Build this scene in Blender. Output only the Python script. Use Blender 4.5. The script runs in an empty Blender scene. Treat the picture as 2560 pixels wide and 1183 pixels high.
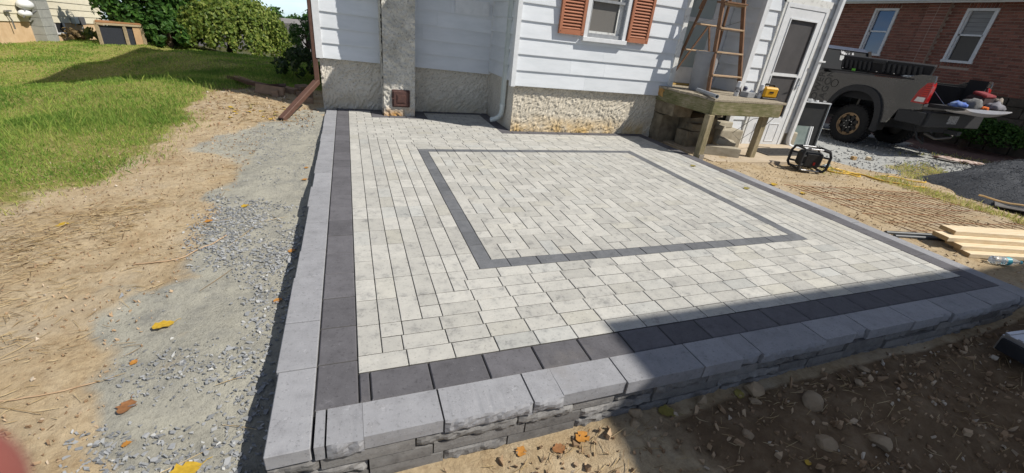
import bpy, bmesh, math, random
import numpy as np
from mathutils import Matrix, Vector, Euler

random.seed(7)
RS = np.random.RandomState(11)
scene = bpy.context.scene
COL = scene.collection

# ------------------------------------------------------------------ camera
cam_d = bpy.data.cameras.new('camera')
cam = bpy.data.objects.new('camera', cam_d)
COL.objects.link(cam)
cam_d.sensor_fit = 'HORIZONTAL'
cam_d.sensor_width = 36.0
cam_d.lens = 1058.38 / 2560 * 36.0
cam_d.clip_start = 0.004
cam_d.clip_end = 3000
rot = (Matrix.Rotation(-0.3858, 4, 'Z') @ Matrix.Rotation(1.1150, 4, 'X') @ Matrix.Rotation(0.1113, 4, 'Z'))
cam.matrix_world = Matrix.Translation((0.0392, -1.3752, 1.3025)) @ rot
cam_d.dof.use_dof = True
cam_d.dof.focus_distance = 3.5
cam_d.dof.aperture_fstop = 6.5
scene.camera = cam

# ------------------------------------------------------------------ world, sun, exposure
SUN = Vector((0.84, -0.545, 1.065)).normalized()
world = bpy.data.worlds.new('World')
scene.world = world
world.use_nodes = True
wn, wl = world.node_tree.nodes, world.node_tree.links
wn.clear()
w_out = wn.new('ShaderNodeOutputWorld')
w_bg = wn.new('ShaderNodeBackground')
sky = wn.new('ShaderNodeTexSky')
sky.sky_type = 'NISHITA'
sky.sun_disc = False
sky.sun_elevation = math.asin(SUN.z)
sky.sun_rotation = math.atan2(SUN.x, SUN.y)
sky.air_density = 0.6
sky.dust_density = 0.0
sky.altitude = 2500
sky.ozone_density = 2.2
w_tc = wn.new('ShaderNodeTexCoord')
w_map = wn.new('ShaderNodeMapping'); w_map.inputs['Scale'].default_value = (1.0, 1.0, 3.2)
w_no = wn.new('ShaderNodeTexNoise')
w_no.inputs['Scale'].default_value = 4.5; w_no.inputs['Detail'].default_value = 9; w_no.inputs['Roughness'].default_value = 0.6
w_rmp = wn.new('ShaderNodeValToRGB')
w_rmp.color_ramp.elements[0].position = 0.47; w_rmp.color_ramp.elements[0].color = (0, 0, 0, 1)
w_rmp.color_ramp.elements[1].position = 0.66; w_rmp.color_ramp.elements[1].color = (0.85, 0.85, 0.85, 1)
w_mix = wn.new('ShaderNodeMix'); w_mix.data_type = 'RGBA'
w_mix.inputs['B'].default_value = (7.6, 7.9, 8.3, 1)
wl.new(w_tc.outputs['Generated'], w_map.inputs['Vector'])
wl.new(w_map.outputs['Vector'], w_no.inputs['Vector'])
wl.new(w_no.outputs['Fac'], w_rmp.inputs['Fac'])
wl.new(w_rmp.outputs['Color'], w_mix.inputs['Factor'])
wl.new(sky.outputs['Color'], w_mix.inputs['A'])
wl.new(w_mix.outputs['Result'], w_bg.inputs['Color'])
wl.new(w_bg.outputs['Background'], w_out.inputs['Surface'])
w_bg.inputs['Strength'].default_value = 0.11

sun_d = bpy.data.lights.new('sun', 'SUN')
sun_d.energy = 5.0
sun_d.angle = math.radians(0.53)
sun_d.color = (1.0, 0.95, 0.87)
sun = bpy.data.objects.new('sun', sun_d)
COL.objects.link(sun)
sun.rotation_euler = (-SUN).to_track_quat('-Z', 'Y').to_euler()
sun.location = (8, -6, 12)

scene.view_settings.view_transform = 'Standard'
scene.view_settings.look = 'None'
scene.view_settings.exposure = 0.20
scene.view_settings.gamma = 1.0
scene.view_settings.use_curve_mapping = False

# ------------------------------------------------------------------ numpy noise
def _hash(ix, iy, seed):
    h = (ix.astype(np.int64) * 374761393 + iy.astype(np.int64) * 668265263 + seed * 1442695041) & 0x7fffffff
    h = ((h ^ (h >> 13)) * 1274126177) & 0x7fffffff
    return ((h ^ (h >> 16)) & 0xffff) / 65535.0
def vnoise(x, y, seed=0):
    x = np.asarray(x, float); y = np.asarray(y, float)
    ix = np.floor(x); iy = np.floor(y); fx = x - ix; fy = y - iy
    fx = fx * fx * (3 - 2 * fx); fy = fy * fy * (3 - 2 * fy)
    a = _hash(ix, iy, seed); b = _hash(ix + 1, iy, seed); c = _hash(ix, iy + 1, seed); d = _hash(ix + 1, iy + 1, seed)
    return (a * (1 - fx) + b * fx) * (1 - fy) + (c * (1 - fx) + d * fx) * fy
def fbm(x, y, oct=4, seed=0):
    s = 0; a = 0.5; t = 0
    for i in range(oct):
        s = s + a * vnoise(x, y, seed + i * 17); t += a; a *= 0.5; x = x * 2.03 + 3.1; y = y * 2.03 + 1.7
    return s / t

# ------------------------------------------------------------------ object helpers
def tag(o, label=None, cat=None, group=None, kind=None):
    if label: o['label'] = label
    if cat: o['category'] = cat
    if group: o['group'] = group
    if kind: o['kind'] = kind
    return o
def thing(name, loc, label, cat, group=None):
    o = bpy.data.objects.new(name, None)
    COL.objects.link(o); o.location = loc
    o.empty_display_size = 0.1
    return tag(o, label, cat, group)
def wloc(o):
    v = Vector((0, 0, 0))
    while o is not None:
        v = v + o.location; o = o.parent
    return v
def link(name, me, mat=None, parent=None, loc=(0, 0, 0), rot=None):
    o = bpy.data.objects.new(name, me)
    COL.objects.link(o)
    if mat is not None and len(me.materials) == 0: me.materials.append(mat)
    if parent is not None: o.parent = parent
    o.location = loc
    if rot is not None: o.rotation_euler = rot
    return o
def np_mesh(name, V, F, attr=None, smooth=False):
    """V (n,3) array, F (m,k) array of equal polygons; attr dict name-> per-vertex float"""
    me = bpy.data.meshes.new(name)
    V = np.asarray(V, np.float32); F = np.asarray(F, np.int32)
    m, k = F.shape
    me.vertices.add(len(V)); me.vertices.foreach_set('co', V.ravel())
    me.loops.add(m * k); me.loops.foreach_set('vertex_index', F.ravel())
    me.polygons.add(m); me.polygons.foreach_set('loop_start', np.arange(0, m * k, k, dtype=np.int32))
    try: me.polygons.foreach_set('loop_total', np.full(m, k, np.int32))
    except Exception: pass
    me.update(calc_edges=True)
    if attr:
        for n, a in attr.items():
            at = me.attributes.new(n, 'FLOAT', 'POINT'); at.data.foreach_set('value', np.asarray(a, np.float32))
    me.polygons.foreach_set('use_smooth', np.full(m, bool(smooth)))
    me.validate()
    return me

class MB:
    """collects shapes in world coordinates; build() links them as one mesh (relative to the parent)"""
    def __init__(s): s.v = []; s.f = []
    def add(s, vs, fs):
        n = len(s.v); s.v += [tuple(v) for v in vs]; s.f += [tuple(i + n for i in f) for f in fs]; return s
    def box(s, x0, x1, y0, y1, z0, z1, c=0.0):
        if c <= 0:
            vs = [(x0,y0,z0),(x1,y0,z0),(x1,y1,z0),(x0,y1,z0),(x0,y0,z1),(x1,y0,z1),(x1,y1,z1),(x0,y1,z1)]
            return s.add(vs, [(0,3,2,1),(4,5,6,7),(0,1,5,4),(1,2,6,5),(2,3,7,6),(3,0,4,7)])
        vs = []
        for (z, i) in ((z0, c), (z0 + c, 0), (z1 - c, 0), (z1, c)):
            a0, a1, b0, b1 = x0 + i, x1 - i, y0 + i, y1 - i
            if i: vs += [(a0,b0,z),(a0,b0,z),(a1,b0,z),(a1,b0,z),(a1,b1,z),(a1,b1,z),(a0,b1,z),(a0,b1,z)]
            else: vs += [(x0,y0+c,z),(x0+c,y0,z),(x1-c,y0,z),(x1,y0+c,z),(x1,y1-c,z),(x1-c,y1,z),(x0+c,y1,z),(x0,y1-c,z)]
        fs = [(7,6,5,4,3,2,1,0), tuple(range(24, 32))]
        for k in range(3):
            for i in range(8):
                j = (i + 1) % 8; fs.append((k*8+i, k*8+j, k*8+8+j, k*8+8+i))
        # bottom / top rings hold doubled corners
        return s.add(vs, fs)
    def obox(s, c, size, R=None, ch=0.0):
        """oriented box: centre, full size, 3x3 rotation matrix"""
        t = MB(); hx, hy, hz = size[0]/2, size[1]/2, size[2]/2
        t.box(-hx, hx, -hy, hy, -hz, hz, ch)
        c = Vector(c)
        return s.add([c + (R @ Vector(v) if R is not None else Vector(v)) for v in t.v], t.f)
    def bar(s, a, b, w, h, up=(0, 0, 1), ch=0.0):
        """rectangular bar from a to b, w across, h along up"""
        a = Vector(a); b = Vector(b); d = (b - a); L = d.length; d.normalize()
        u = Vector(up); x = d.cross(u)
        if x.length < 1e-4: x = d.cross(Vector((1, 0, 0)))
        x.normalize(); u = x.cross(d)
        R = Matrix((x, d, u)).transposed()
        return s.obox((a + b) / 2, (w, L, h), R, ch)
    def prism(s, poly, axis, a, b):
        """poly = list of 2D points; axis 'x': pts (y,z) extruded x=a..b; 'y': (x,z); 'z': (x,y)"""
        n = len(poly)
        def P(p, t):
            return {'x': (t, p[0], p[1]), 'y': (p[0], t, p[1]), 'z': (p[0], p[1], t)}[axis]
        vs = [P(p, a) for p in poly] + [P(p, b) for p in poly]
        fs = [tuple(range(n - 1, -1, -1)), tuple(range(n, 2 * n))] + [(i, (i+1) % n, n + (i+1) % n, n + i) for i in range(n)]
        return s.add(vs, fs)
    def tube(s, pts, r, n=8, cap=True):
        pts = [Vector(p) for p in pts]; m = len(pts)
        rr = r if hasattr(r, '__len__') else [r] * m
        vs = []; prev = None
        for i, p in enumerate(pts):
            d = (pts[min(i+1, m-1)] - pts[max(i-1, 0)]).normalized()
            if prev is None:
                u = d.cross(Vector((0, 0, 1)))
                if u.length < 1e-3: u = d.cross(Vector((1, 0, 0)))
            else: u = prev - d * prev.dot(d)
            u.normalize(); prev = u; w = d.cross(u)
            for k in range(n):
                t = 2 * math.pi * k / n; vs.append(p + (u * math.cos(t) + w * math.sin(t)) * rr[i])
        fs = [(i*n+k, i*n+(k+1) % n, (i+1)*n+(k+1) % n, (i+1)*n+k) for i in range(m-1) for k in range(n)]
        if cap: fs += [tuple(range(n-1, -1, -1)), tuple(range((m-1)*n, m*n))]
        return s.add(vs, fs)
    def lathe(s, prof, n=24, c=(0, 0, 0), axis='z', cap=True):
        """prof list of (r, h)"""
        vs = []; m = len(prof); c = Vector(c)
        for r, h in prof:
            for k in range(n):
                t = 2 * math.pi * k / n; a, b = r * math.cos(t), r * math.sin(t)
                vs.append(c + Vector({'z': (a, b, h), 'x': (h, a, b), 'y': (b, h, a)}[axis]))
        fs = [(i*n+k, i*n+(k+1) % n, (i+1)*n+(k+1) % n, (i+1)*n+k) for i in range(m-1) for k in range(n)]
        if cap: fs += [tuple(range(n-1, -1, -1)), tuple(range((m-1)*n, m*n))]
        return s.add(vs, fs)
    def sphere(s, c, r, nu=12, nv=8):
        r = r if hasattr(r, '__len__') else (r, r, r)
        vs = [(c[0], c[1], c[2] - r[2])]
        for j in range(1, nv):
            t = -math.pi/2 + math.pi * j / nv
            for i in range(nu):
                p = 2 * math.pi * i / nu
                vs.append((c[0]+r[0]*math.cos(t)*math.cos(p), c[1]+r[1]*math.cos(t)*math.sin(p), c[2]+r[2]*math.sin(t)))
        vs.append((c[0], c[1], c[2] + r[2])); N = len(vs) - 1
        fs = [(0, 1+(i+1) % nu, 1+i) for i in range(nu)]
        for j in range(nv-2):
            for i in range(nu): fs.append((1+j*nu+i, 1+j*nu+(i+1) % nu, 1+(j+1)*nu+(i+1) % nu, 1+(j+1)*nu+i))
        fs += [(N, 1+(nv-2)*nu+i, 1+(nv-2)*nu+(i+1) % nu) for i in range(nu)]
        return s.add(vs, fs)
    def build(s, name, mat, parent=None, smooth=False, bevel=0, loc=None):
        o0 = wloc(parent) if parent is not None else Vector(loc or (0, 0, 0))
        me = bpy.data.meshes.new(name)
        me.from_pydata([(v[0]-o0.x, v[1]-o0.y, v[2]-o0.z) for v in s.v], [], s.f)
        bm = bmesh.new(); bm.from_mesh(me)
        bmesh.ops.remove_doubles(bm, verts=bm.verts, dist=1e-5)
        bmesh.ops.recalc_face_normals(bm, faces=bm.faces)
        if bevel:
            es = [e for e in bm.edges if len(e.link_faces) == 2 and e.calc_face_angle(0) > 0.6]
            bmesh.ops.bevel(bm, geom=es, offset=bevel, segments=2, profile=0.6, affect='EDGES', clamp_overlap=True)
        bm.to_mesh(me); bm.free()
        if smooth:
            me.polygons.foreach_set('use_smooth', np.ones(len(me.polygons), bool))
            try: me.set_sharp_from_angle(angle=math.radians(38))
            except Exception: pass
        me.materials.append(mat)
        o = bpy.data.objects.new(name, me); COL.objects.link(o)
        if parent is not None: o.parent = parent
        elif loc: o.location = loc
        return o

def Rz(a): return Matrix.Rotation(a, 3, 'Z')
def Rx(a): return Matrix.Rotation(a, 3, 'X')
def Ry(a): return Matrix.Rotation(a, 3, 'Y')

# ------------------------------------------------------------------ materials
def new_mat(name):
    m = bpy.data.materials.new(name); m.use_nodes = True
    n, l = m.node_tree.nodes, m.node_tree.links; n.clear()
    out = n.new('ShaderNodeOutputMaterial'); b = n.new('ShaderNodeBsdfPrincipled')
    l.new(b.outputs[0], out.inputs[0])
    return m, n, l, b
def coords(n, l, vary=True):
    tc = n.new('ShaderNodeTexCoord')
    if not vary: return tc.outputs['Object'], None
    oi = n.new('ShaderNodeObjectInfo'); at = n.new('ShaderNodeAttribute'); at.attribute_name = 'rnd'
    ad = n.new('ShaderNodeMath'); ad.operation = 'ADD'
    l.new(oi.outputs['Random'], ad.inputs[0]); l.new(at.outputs['Fac'], ad.inputs[1])
    wh = n.new('ShaderNodeTexWhiteNoise'); wh.noise_dimensions = '1D'
    mu = n.new('ShaderNodeMath'); mu.operation = 'MULTIPLY'; mu.inputs[1].default_value = 91.7
    l.new(ad.outputs[0], mu.inputs[0]); l.new(mu.outputs[0], wh.inputs['W'])
    sc = n.new('ShaderNodeVectorMath'); sc.operation = 'SCALE'; sc.inputs['Scale'].default_value = 40
    l.new(wh.outputs['Color'], sc.inputs[0])
    va = n.new('ShaderNodeVectorMath'); va.operation = 'ADD'
    l.new(tc.outputs['Object'], va.inputs[0]); l.new(sc.outputs[0], va.inputs[1])
    return va.outputs[0], wh.outputs['Value']
def noise(n, l, vec, scale, detail=5, rough=0.55, stretch=None):
    t = n.new('ShaderNodeTexNoise'); t.inputs['Scale'].default_value = scale; t.inputs['Detail'].default_value = detail; t.inputs['Roughness'].default_value = rough
    if stretch:
        mp = n.new('ShaderNodeMapping'); mp.inputs['Scale'].default_value = stretch[:3]
        if len(stretch) > 3: mp.inputs['Rotation'].default_value = stretch[3]
        l.new(vec, mp.inputs['Vector']); vec = mp.outputs['Vector']
    l.new(vec, t.inputs['Vector']); return t.outputs['Fac']
def ramp(n, l, fac, stops):
    r = n.new('ShaderNodeValToRGB'); e = r.color_ramp.elements
    while len(e) < len(stops): e.new(0.5)
    for i, (p, c) in enumerate(stops):
        e[i].position = p; e[i].color = (*c, 1) if len(c) == 3 else c
    l.new(fac, r.inputs['Fac']); return r.outputs['Color']
def mixc(n, l, a, b, fac, blend='MIX'):
    m = n.new('ShaderNodeMix'); m.data_type = 'RGBA'; m.blend_type = blend
    for sk, v in (('A', a), ('B', b)):
        if isinstance(v, tuple): m.inputs[sk].default_value = (*v, 1) if len(v) == 3 else v
        else: l.new(v, m.inputs[sk])
    if isinstance(fac, (int, float)): m.inputs['Factor'].default_value = fac
    else: l.new(fac, m.inputs['Factor'])
    return m.outputs['Result']
def bumpn(n, l, b, h, strength=0.3, dist=0.01, prev=None):
    bp = n.new('ShaderNodeBump'); bp.inputs['Strength'].default_value = strength; bp.inputs['Distance'].default_value = dist
    l.new(h, bp.inputs['Height'])
    if prev is not None: l.new(prev, bp.inputs['Normal'])
    l.new(bp.outputs['Normal'], b.inputs['Normal']); return bp.outputs['Normal']
def mat(name, c1, c2=None, scale=8, rough=0.75, bump=0.0, bscale=60, bdist=0.004, metal=0.0, spec=0.3, rnd=0.0, lo=0.35, hi=0.65, detail=6, stretch=None, coat=0.0, alpha=None):
    m, n, l, b = new_mat(name)
    vec, rv = coords(n, l)
    c2 = c2 or tuple(x * 0.82 for x in c1)
    col = ramp(n, l, noise(n, l, vec, scale, detail, 0.6, stretch), [(lo, c1), (hi, c2)])
    if rnd:
        hs = n.new('ShaderNodeHueSaturation')
        mr = n.new('ShaderNodeMapRange'); mr.inputs['To Min'].default_value = 1 - rnd; mr.inputs['To Max'].default_value = 1 + rnd
        l.new(rv, mr.inputs['Value']); l.new(mr.outputs[0], hs.inputs['Value']); l.new(col, hs.inputs['Color']); col = hs.outputs[0]
    l.new(col, b.inputs['Base Color'])
    b.inputs['Roughness'].default_value = rough; b.inputs['Metallic'].default_value = metal
    b.inputs['Specular IOR Level'].default_value = spec; b.inputs['Coat Weight'].default_value = coat
    if bump: bumpn(n, l, b, noise(n, l, vec, bscale, 5, 0.6, stretch), bump, bdist)
    return m
def glass_mat(name, tint=(0.02, 0.025, 0.03), rough=0.04, spec=0.6):
    m, n, l, b = new_mat(name)
    b.inputs['Base Color'].default_value = (*tint, 1); b.inputs['Roughness'].default_value = rough; b.inputs['Specular IOR Level'].default_value = spec
    return m
def leaf_mat(name, stops, trans=0.35, rough=0.5):
    m, n, l, b = new_mat(name)
    at = n.new('ShaderNodeAttribute'); at.attribute_name = 'rnd'
    col = ramp(n, l, at.outputs['Fac'], stops)
    l.new(col, b.inputs['Base Color']); b.inputs['Roughness'].default_value = rough; b.inputs['Specular IOR Level'].default_value = 0.25
    tr = n.new('ShaderNodeBsdfTranslucent'); l.new(col, tr.inputs['Color'])
    ms = n.new('ShaderNodeMixShader'); ms.inputs[0].default_value = trans
    out = [x for x in n if x.type == 'OUTPUT_MATERIAL'][0]
    l.new(b.outputs[0], ms.inputs[1]); l.new(tr.outputs[0], ms.inputs[2]); l.new(ms.outputs[0], out.inputs[0])
    return m
# ================================================================== TERRAIN
CP = np.array([
 # beside the patio, left
 (-.42,-.35,-.115),(-.42,.5,-.105),(-.42,1.5,-.10),(-.42,3,-.075),(-.45,4.6,-.04),(-.9,-.6,-.13),(-1.2,.3,-.13),(-1.3,1.4,-.125),(-1.4,2.6,-.12),(-1.3,4,-.08),
 (-1.2,5.4,-.01),(-.8,6.2,.02),(-1.7,6.4,.04),(-2.4,6.7,.07),(-3,7.2,-.02),(-4,8,-.24),(-5.2,8.6,-.46),(-2.2,2.6,-.13),(-2.6,4.2,-.12),(-3.5,3,-.22),(-4.5,5.5,-.32),(-6,6,-.5),
 (-3.3,11.2,0.0),(-2.2,9.5,.04),(-.8,8.5,.02),(-5.3,14.2,-.14),(-5.6,11.5,-.3),(-7.5,13,-.27),(-7.5,15.5,-.36),(-6.8,15.2,-.24),(-6.0,15.4,-.2),(-4.3,13.8,-.2),(-7.5,18,-.45),(-3.3,15.5,-.42),(-2,17,-.8),(-1,22,-2.0),(-6,22,-1.3),(-9,10,-.4),(-9,4,-.6),
 # in front of the wall
 (-.4,-.8,-.17),(-.2,-.36,-.235),(.1,-.36,-.245),(.6,-.36,-.24),(1.2,-.36,-.215),(1.6,-.36,-.205),(2,-.36,-.20),(2.5,-.36,-.195),(3,-.36,-.19),(3.5,-.36,-.19),(4,-.36,-.18),(.5,-.8,-.27),(1.3,-.8,-.235),(2,-.75,-.225),(1,-1.3,-.28),(2.6,-.55,-.17),
 (2.5,-1.1,-.30),(3.1,-.72,-.27),(3.5,-.62,-.27),(3.9,-.6,-.19),(3.4,-.9,-.2),(4.4,-.7,-.13),(5,-1,-.1),(3,-1.5,-.25),(0,-1.6,-.32),(4.5,-2,-.2),
 # right
 (4.55,-.2,-.07),(4.55,.6,-.05),(4.55,1.6,-.035),(4.6,2.6,-.045),(4.9,3.3,-.055),(5.5,3.3,-.07),(6.3,3.6,-.1),(7,3.6,-.12),(6.2,2.7,-.085),(5.4,1.8,-.06),(5.4,.8,-.06),(5.4,0,-.06),(6.5,.4,-.08),(7,1.5,-.1),(7.2,2.5,-.13),(8,3.2,-.2),(8.2,1.4,-.15),
 (8.4,4.6,-.17),(9,2.2,-.2),(9.2,3.6,-.25),(10.7,5.2,-.3),(12.4,5.2,-.3),(10.7,8.9,-.32),(12.4,8.9,-.32),(10.5,2,-.25),(12.5,3.4,-.3),(14.5,4,-.32),(15.3,6,-.34),(15.3,10,-.34),(14,1,-.3),(17,6,-.34),(8.5,7,-.22),
 # far
 (0,40,-5),(-20,40,-5),(20,40,-3),(40,30,-3),(40,0,-1.5),(40,-30,-1),(0,-30,-.6),(-30,-20,-1.5),(-40,10,-3),(0,120,-9),(-60,90,-9),(80,90,-7),(120,0,-4)], float)
NEAR = (-3.4, 5.6, -1.6, 5.9)
def terr(x, y, rough=True):
    x = np.asarray(x, float); y = np.asarray(y, float); sh = x.shape
    X = x.ravel(); Y = y.ravel(); z = np.zeros_like(X)
    for i in range(0, len(X), 20000):
        d2 = (X[i:i+20000, None] - CP[None, :, 0]) ** 2 + (Y[i:i+20000, None] - CP[None, :, 1]) ** 2
        w = 1.0 / (d2 + 0.02) ** 1.9
        z[i:i+20000] = (w * CP[None, :, 2]).sum(1) / w.sum(1)
    if rough:
        far = np.clip(np.hypot(X - 1, Y - 2) / 8, 0, 1)
        z += (fbm(X * 2.2, Y * 2.2, 4, 3) - .5) * (0.035 + .05 * far) + (fbm(X * 11, Y * 11, 3, 9) - .5) * 0.016
        z += (np.abs(fbm(X * 26, Y * 26, 2, 21) - .5)) * 0.010
        fr = np.clip((-0.42 - Y) / .25, 0, 1) * np.clip((X + .2) / .3, 0, 1) * np.clip((7 - X), 0, 1)
        z += fr * ((fbm(X * 6, Y * 6, 4, 31) - .5) * .085 + (fbm(X * 24, Y * 24, 3, 33) - .5) * .035)
    dd = np.clip((np.hypot(X, Y) - 20) / 70, 0, 1); z = z * (1 - dd) + dd * -9.0 - .05 * np.clip(np.hypot(X, Y) - 95, 0, None)
    # cut below the patio and the houses
    ins = (X > -.26) & (X < 4.40) & (Y > -.25) & (Y < 5.7)
    z = np.where(ins, np.minimum(z, -.13), z)
    return z.reshape(sh)
def tz(x, y): return float(terr(np.array([x]), np.array([y]))[0])

def poly_mask(X, Y, poly, soft=0.12):
    """signed-distance based soft mask of a polygon"""
    P = np.array(poly, float); n = len(P); d = np.full(X.shape, 1e9); ins = np.zeros(X.shape, bool)
    for i in range(n):
        a = P[i]; b = P[(i + 1) % n]; e = b - a
        t = np.clip(((X - a[0]) * e[0] + (Y - a[1]) * e[1]) / (e @ e + 1e-12), 0, 1)
        d = np.minimum(d, np.hypot(X - a[0] - t * e[0], Y - a[1] - t * e[1]))
        c = ((a[1] > Y) != (b[1] > Y)) & (X < (b[0] - a[0]) * (Y - a[1]) / (b[1] - a[1] + 1e-12) + a[0])
        ins ^= c
    return np.clip(0.5 + np.where(ins, d, -d) / (2 * soft), 0, 1)

DUST = [(-.2,5.5),(-.45,5.48),(-1.06,4.5),(-1.3,4.04),(-1.4,3.42),(-.9,3.2),(-1.0,2.75),(-1.03,2.19),(-.95,1.4),(-.94,1.12),(-1.2,1.0),(-1.15,.73),(-.93,.5),(-.91,.26),(-.9,.05),(-.83,-.2),(-.7,-.7),(-.1,-.5)]
LAWN = [(-2.7,1.2),(-2.24,2.2),(-2.05,2.55),(-1.9,2.7),(-1.84,3.22),(-1.75,3.6),(-1.8,4.5),(-1.95,5.2),(-1.85,6.2),(-1.4,6.9),(-.3,7.0),(-.3,30),(-40,30),(-40,-6),(-4,-2)]
SOIL = [(-1.9,5.2),(-1.75,6.3),(-1.2,6.6),(-.5,6.2),(-.45,5.5),(-.75,4.9),(-1.4,4.6),(-1.7,4.6)]
DRIVE = [(7.0,5.3),(7.5,4.6),(7.75,3.5),(7.8,3.0),(8.5,2.7),(10.2,2.9),(11,2.4),(14,1.5),(13.0,3.4),(12.9,4.3),(13.2,5),(13.4,12),(7.4,12)]
MULCH = [(12.9,4.6),(12.7,3.6),(13.2,2.7),(16,1.5),(17,3),(17,10),(13.4,10)]
WEED1 = [(8.9,3.2),(10.3,3.5),(9.9,2.7),(8.9,2.35),(8.0,2.3)]
WEED2 = [(7.15,2.5),(6.95,1.6),(6.85,.5),(7.2,.5),(7.4,1.3),(7.65,2.3)]

def axis(a, b, step, lo, hi, g=1.16):
    c = list(np.arange(a, b, step)); s = step; v = a
    L = []
    while v > lo: s *= g; v -= s; L.append(v)
    s = step; v = c[-1]; H = []
    while v < hi: s *= g; v += s; H.append(v)
    return np.array(L[::-1] + c + H)
gx = axis(-3.2, 5.4, .028, -500, 500, 1.10); gy = axis(-1.3, 5.9, .03, -300, 900, 1.10)
GX, GY = np.meshgrid(gx, gy)
GZ = terr(GX, GY)
nx, ny = len(gx), len(gy)
idx = np.arange(nx * ny).reshape(ny, nx)
F = np.stack([idx[:-1, :-1], idx[:-1, 1:], idx[1:, 1:], idx[1:, :-1]], -1).reshape(-1, 4)
xf, yf = GX.ravel(), GY.ravel()
jx = xf + (fbm(xf * 3, yf * 3, 4, 51) - .5) * .5; jy = yf + (fbm(xf * 3, yf * 3, 4, 57) - .5) * .5
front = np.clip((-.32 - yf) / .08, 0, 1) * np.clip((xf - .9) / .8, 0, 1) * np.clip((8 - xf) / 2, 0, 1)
far_lawn = np.clip((np.hypot(xf, yf) - 22) / 6, 0, 1)
masks = dict(dust=poly_mask(jx, jy, DUST, .10), lawn=np.maximum(poly_mask(jx, jy, LAWN, .25) * (1 - .95 * poly_mask(jx, jy, SOIL, .2)), far_lawn),
             drive=poly_mask(jx, jy, DRIVE, .15), mulch=poly_mask(jx, jy, MULCH, .15), weed=np.maximum(poly_mask(jx, jy, WEED1, .2), poly_mask(jx, jy, WEED2, .15)), damp_shade=front)
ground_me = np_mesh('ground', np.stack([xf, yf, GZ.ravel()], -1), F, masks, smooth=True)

def ground_material():
    m, n, l, b = new_mat('ground_soil')
    vec, _ = coords(n, l, False)
    def A(s):
        a = n.new('ShaderNodeAttribute'); a.attribute_name = s; return a.outputs['Fac']
    fine = noise(n, l, vec, 30, 8, .7); mid = noise(n, l, vec, 5, 6, .6); grit = noise(n, l, vec, 160, 4, .7)
    dirt = ramp(n, l, mid, [(.3, (.48, .385, .255)), (.5, (.42, .33, .21)), (.7, (.36, .265, .155))])
    dirt = mixc(n, l, dirt, ramp(n, l, fine, [(.3, (.22, .14, .07)), (.55, (1, 1, 1)), (.75, (1, 1, 1))]), .45, 'MULTIPLY')
    dirt = mixc(n, l, dirt, (.42, .36, .27), ramp(n, l, noise(n, l, vec, 2.1, 4, .6), [(.5, (0, 0, 0)), (.7, (.7, .7, .7))]))
    dust = ramp(n, l, noise(n, l, vec, 7, 8, .65), [(.3, (.385, .37, .305)), (.52, (.33, .318, .268)), (.7, (.255, .25, .222))])
    dust = mixc(n, l, dust, ramp(n, l, fine, [(.32, (.5, .5, .5)), (.5, (1, 1, 1))]), .5, 'MULTIPLY')
    dust = mixc(n, l, dust, ramp(n, l, noise(n, l, vec, 95, 5, .75), [(.32, (.48, .47, .45)), (.45, (1, 1, 1)), (.66, (1, 1, 1)), (.74, (1.45, 1.42, 1.35))]), .7, 'MULTIPLY')
    lawn = ramp(n, l, noise(n, l, vec, 14, 6, .7), [(.3, (.14, .16, .035)), (.5, (.21, .205, .06)), (.72, (.33, .26, .12))])
    drive = ramp(n, l, noise(n, l, vec, 16, 6, .7), [(.3, (.24, .25, .25)), (.5, (.33, .335, .32)), (.7, (.43, .42, .39))])
    mulch = ramp(n, l, noise(n, l, vec, 9, 8, .75), [(.3, (.10, .065, .055)), (.55, (.155, .10, .085)), (.75, (.24, .17, .14))])
    damp_shade = ramp(n, l, noise(n, l, vec, 8, 7, .7), [(.3, (.11, .072, .042)), (.5, (.165, .112, .066)), (.7, (.235, .172, .108))])  # damp soil, darkened further to paint in the foreground shade
    def sharp(a, k=.55, lo=.38, hi=.62):
        ad = n.new('ShaderNodeMath'); ad.operation = 'MULTIPLY_ADD'; ad.inputs[1].default_value = k; ad.inputs[2].default_value = -k / 2
        l.new(mid, ad.inputs[0])
        s2 = n.new('ShaderNodeMath'); s2.operation = 'ADD'; l.new(a, s2.inputs[0]); l.new(ad.outputs[0], s2.inputs[1])
        return ramp(n, l, s2.outputs[0], [(lo, (0, 0, 0)), (hi, (1, 1, 1))])
    c = mixc(n, l, dirt, damp_shade, sharp(A('damp_shade')))
    c = mixc(n, l, c, dust, sharp(A('dust'), .9, .30, .72))
    c = mixc(n, l, c, lawn, sharp(A('lawn')))
    c = mixc(n, l, c, drive, sharp(A('drive')))
    c = mixc(n, l, c, mulch, sharp(A('mulch')))
    c = mixc(n, l, c, ramp(n, l, noise(n, l, vec, 14, 6, .7), [(.3, (.20, .17, .06)), (.5, (.30, .24, .11)), (.72, (.38, .30, .18))]), sharp(A('weed')))
    l.new(c, b.inputs['Base Color']); b.inputs['Roughness'].default_value = .95; b.inputs['Specular IOR Level'].default_value = .12
    p = bumpn(n, l, b, noise(n, l, vec, 38, 9, .72), .55, .03)
    bumpn(n, l, b, grit, .5, .006, p)
    return m
ground = link('ground', ground_me, ground_material()); tag(ground, kind='structure')

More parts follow.
